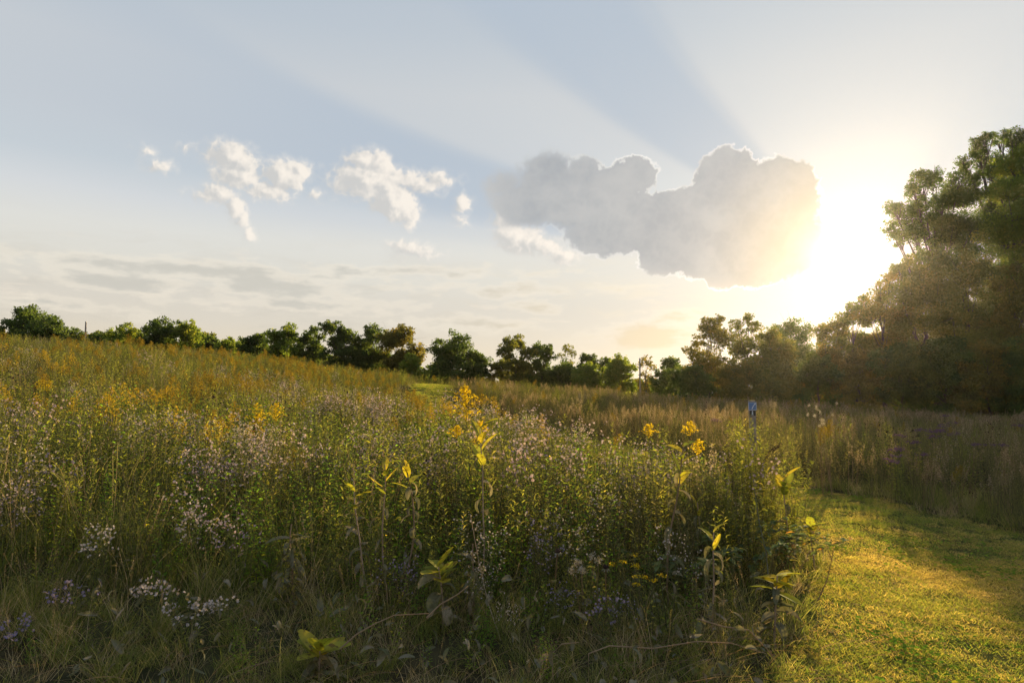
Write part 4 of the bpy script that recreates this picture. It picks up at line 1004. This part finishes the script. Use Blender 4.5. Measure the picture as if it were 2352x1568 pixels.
mw(930, 1028, 4.45, 2, 'milkweed with small yellow tip leaves and curled grey leaves on a leaning stem', nfresh=5, ndry=10, L=.105, W=.035, lean=.12, leandir=3.1, crook=.10)
mw(895, 1062, 4.4, 3, 'milkweed with narrow yellow green leaves standing left of the curled leaf one', nfresh=6, ndry=6, L=.12, W=.034, lean=.15, leandir=2.6)
mw(862, 1095, 4.3, 4, 'leaning milkweed with drooping yellow leaves leftmost of the three in the middle', nfresh=6, ndry=8, L=.11, W=.036, lean=.3, leandir=3.0, fresh_up=.1)
mw(1528, 995, 4.6, 5, 'milkweed with yellow top and hanging grey leaf among pink asters', nfresh=7, ndry=5, L=.12, W=.042)
mw(1018, 1295, 4.0, 6, 'low milkweed with large round yellow green leaves in deep shade', nfresh=7, ndry=4, L=.115, W=.075, fresh_up=.25)
mw(735, 1487, 3.35, 7, 'milkweed with glowing yellow green leaves at the bottom edge of the meadow', nfresh=8, ndry=5, L=.125, W=.062, fresh_up=.3)
mw(1632, 1222, 4.0, 8, 'milkweed holding up one spotted yellow leaf above grey green ones', nfresh=3, ndry=8, L=.115, W=.04, fresh_up=1.2)
mw(1775, 1322, 3.95, 9, 'milkweed beside the mown grass with sunlit yellow and tan leaves', nfresh=9, ndry=6, L=.14, W=.05, fresh_up=.1, lean=.2, leandir=1.0)
mw(1806, 1095, 6.0, 10, 'green milkweed with two raised leaves at the corner of the path', nfresh=7, ndry=2, L=.15, W=.055, fresh_up=.8)
mw(1868, 1205, 5.6, 11, 'small green milkweed overhanging the edge of the mown path', nfresh=6, ndry=2, L=.12, W=.05, fresh_up=.5)
mw(680, 1200, 4.3, 12, 'withered milkweed with pale upright dry leaves above the shaded grass', nfresh=0, ndry=14, L=.13, W=.032)
mw(1090, 1245, 4.2, 13, 'dead milkweed with shrivelled leaves right of the low round leaved one', nfresh=0, ndry=12, L=.11, W=.03)
mw(1610, 1150, 5.2, 14, 'half withered milkweed behind the one with a raised yellow leaf', nfresh=3, ndry=7, L=.11, W=.036)
# single goldenrods
TG = plant_goldenrod(random.Random(901), stand(1093, 886, 5.6)[1], 1, 'brightgold', .36, .13, 34, 30, 70)
put('goldenrod_plant', TG, 'tallest bright yellow goldenrod standing above the asters in the middle', 'goldenrod', 1093, 886, 5.6)
for i, (px, yt, d, lab) in enumerate([(1122, 905, 5.9, 'duller goldenrod close behind the tallest bright one'), (1068, 978, 5.5, 'short goldenrod with yellow sprays left of the yellow leaved milkweed'), (1146, 968, 5.5, 'short goldenrod with yellow sprays right of the yellow leaved milkweed'),
        (1572, 966, 5.6, 'bright goldenrod with a round yellow head left of the marker post'), (1590, 1005, 5.3, 'smaller goldenrod head just below the bright one left of the marker'), (1512, 975, 5.4, 'goldenrod behind the yellow topped milkweed'),
        (100, 865, 12, 'bright goldenrod clump high on the left slope'), (615, 925, 9.0, 'broad yellow green goldenrod clump beside the dark red leaves')]):
    loc, h = stand(px, yt, d); big = d > 8
    thing('goldenrod_plant', plant_goldenrod(random.Random(910 + i), h, 5 if big else 1, 'brightgold' if i != 0 else 'ochre', .26 if big else .12, .12 if big else .065, 16, 15), lab, 'goldenrod', loc)
# bushy yellow groundsel low in front
def groundsel(rg, h):
    a = plant_broad(rg, h, 7, 'mleaf', .05, .014, 14); fl = MB('brightgold'); st = MB('stemg')
    for k in range(5):
        e = V3(rg.gauss(0, .07), rg.gauss(0, .07), h * rg.uniform(.8, 1.02)); tube(st, [V3(0, 0, h * .3), e], .002, .0012, 3, .5)
        for j in range(34): bit(fl, e + V3(rg.gauss(0, .014), rg.gauss(0, .014), rg.gauss(0, .005)), rg.uniform(.003, .006), rg, rg.random())
    a['flower_stalk'] = st; a['flower_head'] = fl; return a
put('groundsel', groundsel(random.Random(31), stand(1482, 1312, 3.9)[1]), 'leafy yellow green groundsel with flat yellow heads in the shade', 'groundsel', 1482, 1312, 3.9)
put('groundsel', groundsel(random.Random(32), stand(1448, 1278, 4.2)[1]), 'darker groundsel with two yellow heads behind the bright leafy one', 'groundsel', 1448, 1278, 4.2)
# asters low in the dark front
for i, (px, yt, d, pet, n, lab) in enumerate([(345, 1345, 3.75, 'white', 120, 'low white aster clump in the dark front grass, left one of two'), (463, 1372, 3.65, 'white', 150, 'low white aster clump in the dark front grass, right one of two'), (140, 1365, 3.7, 'violet', 30, 'violet blue asters in the dark front at the lower left'),
        (235, 1205, 4.3, 'white', 110, 'greyish white aster spray left above the two low white clumps'), (430, 1150, 4.5, 'white', 110, 'white aster spray catching light left of the pink ones'), (545, 1165, 4.5, 'lilac', 120, 'pink lilac aster spray low in the left middle'),
        (1400, 1375, 3.8, 'violet', 40, 'pale violet asters lying low beside the yellow groundsel'), (1255, 1150, 4.7, 'violet', 60, 'violet asters with larger heads in the right middle'), (220, 885, 8.6, 'lilac', 150, 'tall lilac aster spire on the left slope'), (30, 1455, 3.5, 'violet', 12, 'few violet asters at the bottom left corner')]):
    loc, h = stand(px, yt, d); q = plant_aster(random.Random(940 + i), h, pet, n, .0100 if pet != 'violet' else .0105, .62, 2 if pet == 'violet' else 3 if i < 2 else 4)
    q2 = {k: make_mesh(k, [c, q['flower_eye']] if k == 'blossom' else [c]) for k, c in q.items() if k != 'flower_eye'}; thing('aster_plant', q2, lab, 'aster', loc)
# ironweed in the right strip
for i, (px, yt, d) in enumerate([(2105, 1000, 9.6), (2140, 984, 10.2), (2170, 980, 10.6), (2075, 1030, 9.4), (2060, 1045, 9.2), (1735, 990, 12.5), (1640, 955, 13.5), (2190, 955, 14.0), (2270, 1015, 9.4), (2330, 962, 15)]):
    lab = ['ironweed with pink purple flat heads in the sunny right strip', 'ironweed with the tallest purple head but one in the right strip', 'tallest purple ironweed head in the right strip', 'lower left purple ironweed of the right hand clump', 'lowest purple ironweed of the right hand clump', 'ironweed right beside the marker post', 'purple ironweed left beyond the marker post', 'ironweed in the shade before the dark trees', 'single purple ironweed head near the right edge', 'faint purple ironweed by the trees at the right edge'][i]
    put('ironweed', plant_ironweed(random.Random(60 + i), stand(px, yt, d)[1], 2 if i > 4 else 3), lab, 'ironweed', px, yt, d, group='purple ironweeds')
# white fluffy seed heads against the dark trees
def fluffy(rg, h):
    st, fl = MB('brown'), MB('fluff')
    for k in range(7):
        pts = stalk(rg, (rg.gauss(0, .04), rg.gauss(0, .04), 0), h * rg.uniform(.86, 1.0), .16, .03); tube(st, pts, .003, .0016, 3, .5); e = pts[-1]
        for j in range(70):
            o = unit(V3(rg.gauss(0, 1), rg.gauss(0, 1), rg.gauss(.2, 1))); c = e + V3(rg.gauss(0, .012), rg.gauss(0, .012), rg.gauss(0, .012)); f = c + o * rg.uniform(.008, .020); s = side_of(o) * .0013
            fl.add([c - s, c + s, f + s * 1.6, f - s * 1.6], [(0, 1, 2, 3)], rg.random())
    return {'stem': st, 'seed_fluff': fl}
put('thistle', fluffy(random.Random(71), stand(1885, 918, 9.8)[1]), 'thistle with glowing white seed fluff against the dark trees', 'thistle', 1885, 912, 9.8)
put('thistle', fluffy(random.Random(72), stand(1900, 950, 9.9)[1]), 'lower thistle with white fluff beneath the glowing one', 'thistle', 1900, 950, 9.9)
put('milkweed_pod', fluffy(random.Random(73), stand(1340, 1285, 4.1)[1]), 'burst pod spilling white silk in the shaded right middle', 'seed pod', 1340, 1285, 4.1)
# foxtails, dark red leaves, dark cone heads, dock
for i, (px, yt, d) in enumerate([(205, 1085, 4.9), (255, 1090, 4.8), (22, 1120, 4.7), (1500, 1400, 3.7), (1440, 1440, 3.6)]):
    put('foxtail_grass', plant_foxtail(random.Random(80 + i), stand(px, yt, d)[1], 8), ['foxtail grass with upright glowing spikes on the left', 'foxtail grass leaning right beside the glowing spikes', 'foxtail grass at the left edge', 'pale foxtail grass in the shade by the groundsel', 'pale foxtail grass low near the bottom right'][i], 'foxtail', px, yt, d, group='foxtail grasses')
put('red_leaved_plant', plant_broad(random.Random(90), stand(572, 945, 8.6)[1], 5, 'red', .09, .035, 16), 'plant with dark red leaves among lilac asters on the slope', 'red leaved plant', 572, 945, 8.6)
def cone(rg, h):
    st, hd, pe = MB('brown'), MB('black'), MB('mdry'); pts = stalk(rg, (0, 0, 0), h, .15, .04); tube(st, pts, .004, .003, 4, .5); ball(hd, pts[-1] + V3(0, 0, .008), .020, rg, .8, 8, 5)
    for k in range(9):
        b = k * .7; leaf(pe, pts[-1], unit(V3(math.cos(b), math.sin(b), -.2)), .04, .012, 1.2, 3, 0, rg.random())
    return {'stem': st, 'cone': hd, 'petal': pe}
put('coneflower', cone(random.Random(91), stand(1272, 1262, 4.2)[1]), 'dried coneflower head with drooping pale petals', 'coneflower', 1272, 1262, 4.2)
put('coneflower', cone(random.Random(92), stand(1398, 1300, 4.1)[1]), 'smaller dried coneflower head left of the groundsel', 'coneflower', 1398, 1300, 4.1)
def dock(rg, h, bend):
    st, sd_ = MB('brown'), MB('black'); pts = [V3(0, 0, 0), V3(.02, 0, h * .5), V3(.05, 0, h * .78), V3(.13, 0, h * .92), V3(.26, 0, h)] if bend else stalk(rg, (0, 0, 0), h, .1, .03)
    tube(st, pts, .005, .002, 4, .4)
    for k in range(170):
        p, d = along(pts, rg.uniform(.55, 1)); bit(sd_, p + V3(rg.gauss(0, .009), rg.gauss(0, .009), rg.gauss(0, .009)), rg.uniform(.004, .008), rg, rg.random())
    return {'stem': st, 'seed_cluster': sd_}
put('dock', dock(random.Random(95), stand(1775, 1018, 6.2)[1], True), 'dark dock stalk arching right over the path corner', 'dock', 1735, 1018, 6.2)
put('dock', dock(random.Random(96), stand(1700, 1040, 6.0)[1], False), 'straight dark dock stalk left of the arching one', 'dock', 1700, 1040, 6.0)
# feathery sunlit forbs at the path corner and the bramble below them
for i, (px, yt, d, hs) in enumerate([(1618, 1015, 5.9, 9), (1660, 1045, 5.6, 9), (1700, 965, 7.0, 10), (1738, 950, 8.0, 12), (1765, 1060, 6.1, 8), (1795, 1040, 6.5, 8), (1585, 1060, 5.5, 9), (1690, 1090, 5.4, 9), (1714, 948, 7.0, 14), (1750, 955, 7.2, 14), (1733, 962, 6.4, 16)]):
    lab = ['feathery golden green forb left of the marker post', 'feathery forb in front of the marker, lower one', 'tall feathery forb directly below the marker sign', 'tall feathery forb hiding the foot of the marker', 'feathery forb by the arching dock', 'feathery forb spire at the right end of the meadow corner', 'feathery forb beside the pink asters', 'low feathery forb above the bramble', 'dense feathery forb just left of the marker post', 'dense feathery forb just right of the marker post', 'dense feathery forb before the marker post'][i]
    put('feathery_forb', plant_forb(random.Random(120 + i), stand(px, yt, d)[1], hs + 5, 'forb' if i % 3 else 'olive', 84, .075, .011, .22), lab, 'forb', px, yt, d, group='feathery forbs at the path corner')
def bramble(rg, h, n=14, spread=.8):
    st, fo = MB('brown'), MB('bramble')
    for k in range(n):
        b = rg.uniform(0, 6.28); d = unit(V3(math.cos(b) * .45, math.sin(b) * .45, 1)); p = V3(rg.gauss(0, .08), rg.gauss(0, .08), 0); pts = [p]; L = h * rg.uniform(.8, 1.25)
        for i in range(8):
            d = unit(d + V3(math.cos(b) * .10 * spread, math.sin(b) * .10 * spread, -.07)); p = p + d * L / 8; pts.append(p)
        tube(st, pts, .004, .0016, 4, rg.random())
        for i in range(26):
            q, dd = along(pts, rg.uniform(.22, 1)); c = rg.uniform(0, 6.28); leaf(fo, q, unit(V3(math.cos(c), math.sin(c), rg.uniform(-.1, .6))), rg.uniform(.05, .085), rg.uniform(.028, .042), rg.uniform(.2, 1.2), 4, rg.uniform(-.5, .5), rg.random(), 'lens', .14)
    return {'cane': st, 'foliage': fo}
put('bramble', bramble(random.Random(131), stand(1790, 1135, 5.6)[1]), 'dark leaved bramble hanging over the edge of the mown path', 'bramble', 1775, 1135, 5.6)
put('bramble', bramble(random.Random(132), stand(1680, 1145, 5.3)[1], 12), 'bramble in shade left of the path side one', 'bramble', 1665, 1145, 5.3)
put('bramble', bramble(random.Random(133), stand(1570, 1190, 4.9)[1], 10), 'low leafy bramble below the yellow topped milkweed', 'bramble', 1570, 1190, 4.9)
# dead sticks and fallen stems
def stick(label, pix, d0, d1, r, lift=0.05, mat='brown', twigs=0, seed=0, name='fallen_stem'):
    pts = []; n = len(pix); rg = random.Random(seed)
    for i, (px, py) in enumerate(pix): pts.append(V3(*at(px, py, d0 + (d1 - d0) * i / (n - 1))))
    o = pts[0].copy(); o[2] = G(o[0], o[1]); q = [p - o for p in pts]; m = MB(mat); tube(m, q, r, r * .5, 6, rg.random()); tw = MB(mat)
    for k in range(twigs):
        p, d = along(q, rg.uniform(.3, 1)); e = p + unit(V3(rg.gauss(0, 1), rg.gauss(0, .5), rg.gauss(.4, .6))) * rg.uniform(.04, .12); tube(tw, [p, e], r * .4, r * .2, 4, .5)
    ps = {'stem': m}
    if twigs: ps['twig'] = tw
    thing(name, ps, label, 'dead stem', tuple(o))
stick('reddish dead stem arching from the glowing milkweed up to the low round leaved one', [(780, 1490), (820, 1455), (860, 1432), (905, 1412), (985, 1408)], 3.35, 3.5, .0045)
stick('second dead stem rising right behind the arching reddish one', [(980, 1418), (1010, 1388), (1050, 1365), (1075, 1345)], 3.5, 3.7, .005)
stick('thin dead twig leaning over the edge of the mown path', [(1862, 1400), (1880, 1375), (1900, 1330), (1915, 1262)], 4.6, 4.7, .006, twigs=3, seed=3, name='dead_twig')
stick('dark fallen stem curving along the bottom right front', [(1352, 1568), (1352, 1500), (1400, 1482), (1500, 1488), (1600, 1472), (1680, 1476), (1760, 1500)], 3.4, 3.5, .004, name='fallen_stem')
stick('dark bent twig standing at the bottom right front', [(1270, 1560), (1268, 1500), (1290, 1478), (1330, 1474)], 3.35, 3.4, .0045)
stick('pale tangle of dead stem beside the sunlit path side milkweed', [(1600, 1420), (1660, 1438), (1720, 1446), (1762, 1490), (1790, 1530)], 3.75, 3.6, .005, mat='brown', twigs=6, seed=5)
stick('bare dead stalk standing upright in the shaded middle', [(1150, 1470), (1120, 1380), (1100, 1290), (1080, 1180)], 3.9, 4.3, .004, mat='tan')
stick('bare grey forked stalk at the foot of the bramble', [(1765, 1330), (1760, 1270), (1742, 1190), (1730, 1100)], 4.6, 5.2, .006, mat='mdry', twigs=5, seed=8)
# dry stems lying over the front grass
def dry_litter():
    g = MB('brown'); rg = random.Random(55)
    for k in range(300):
        px = rg.choice([rg.gauss(430, 200), rg.gauss(1000, 420), rg.gauss(1500, 150), rg.gauss(1700, 130)]); py = rg.uniform(1420, 1600); u, f, w = px_dir(px, py); d = rg.uniform(3.05, 4.0)
        x = u / f * d; z = G(x, d); b = rg.gauss(.15, .5)
        leaf(g, V3(x, d, z + rg.uniform(.01, .09)), unit(V3(math.cos(b), math.sin(b) * .5, rg.uniform(.15, .8))), rg.uniform(.18, .5), rg.uniform(.002, .0035), rg.uniform(.4, 1.2), 6, rg.uniform(-1.5, 1.5), rg.random(), 'blade')
    tag(link('dry_grass_litter', make_mesh('dry_grass_litter', [g])), 'dry pale grass stems bent over the front of the meadow', 'dry grass', kind='stuff')
dry_litter()

def leaf_litter():
    g = MB('mdry'); rg = random.Random(57)
    for k in range(430):
        px = rg.uniform(150, 1800); py = rg.uniform(1290, 1600) if px > 800 else rg.uniform(1420, 1600); u, f, w = px_dir(px, py); d = rg.uniform(3.1, 4.6); x = u / f * d
        if in_poly([x], [d], PATH_POLY)[0]: continue
        b = rg.uniform(0, 6.28); L = rg.uniform(.04, .11)
        leaf(g, V3(x, d, G(x, d) + rg.uniform(.03, .30) * min(1, (d - 2.6))), unit(V3(math.cos(b), math.sin(b), rg.gauss(0, .5))), L, L * rg.uniform(.22, .42), rg.uniform(.3, 2.2), 6, rg.uniform(-1.2, 1.2), rg.random(), 'lens', .25, rg.uniform(-2.5, 2.5))
    tag(link('withered_leaves', make_mesh('withered_leaves', [g])), 'withered curled grey leaves caught in the front of the meadow', 'dry leaves', kind='stuff')
leaf_litter()
x, y = meadow(2.5, 4.8, 30); lay('front_grass', 'short dark grass along the front of the meadow', 'grass', c_short, x, y, np.full(len(x), .62), len(SHORT), hs=(.6, 1.25), tilt=.25)

# ------------------------------------------------------------------ the air: thin golden haze in the low sun
def haze():
    me = bpy.data.meshes.new('haze'); vs = [(-620, -620, -16), (620, -620, -16), (620, 620, -16), (-620, 620, -16), (-620, -620, 24), (620, -620, 24), (620, 620, 24), (-620, 620, 24)]
    me.from_pydata(vs, [], [(3, 2, 1, 0), (4, 5, 6, 7), (0, 1, 5, 4), (1, 2, 6, 5), (2, 3, 7, 6), (3, 0, 4, 7)])
    m = bpy.data.materials.new('haze_air'); m.use_nodes = True; n = m.node_tree; n.nodes.clear()
    v = n.nodes.new('ShaderNodeVolumePrincipled'); v.inputs['Color'].default_value = (1, .92, .80, 1); v.inputs['Density'].default_value = 0.000085; v.inputs['Anisotropy'].default_value = 0.85
    o = n.nodes.new('ShaderNodeOutputMaterial'); n.links.new(v.outputs[0], o.inputs['Volume']); me.materials.append(m)
    tag(link('haze', me), kind='stuff')
haze()
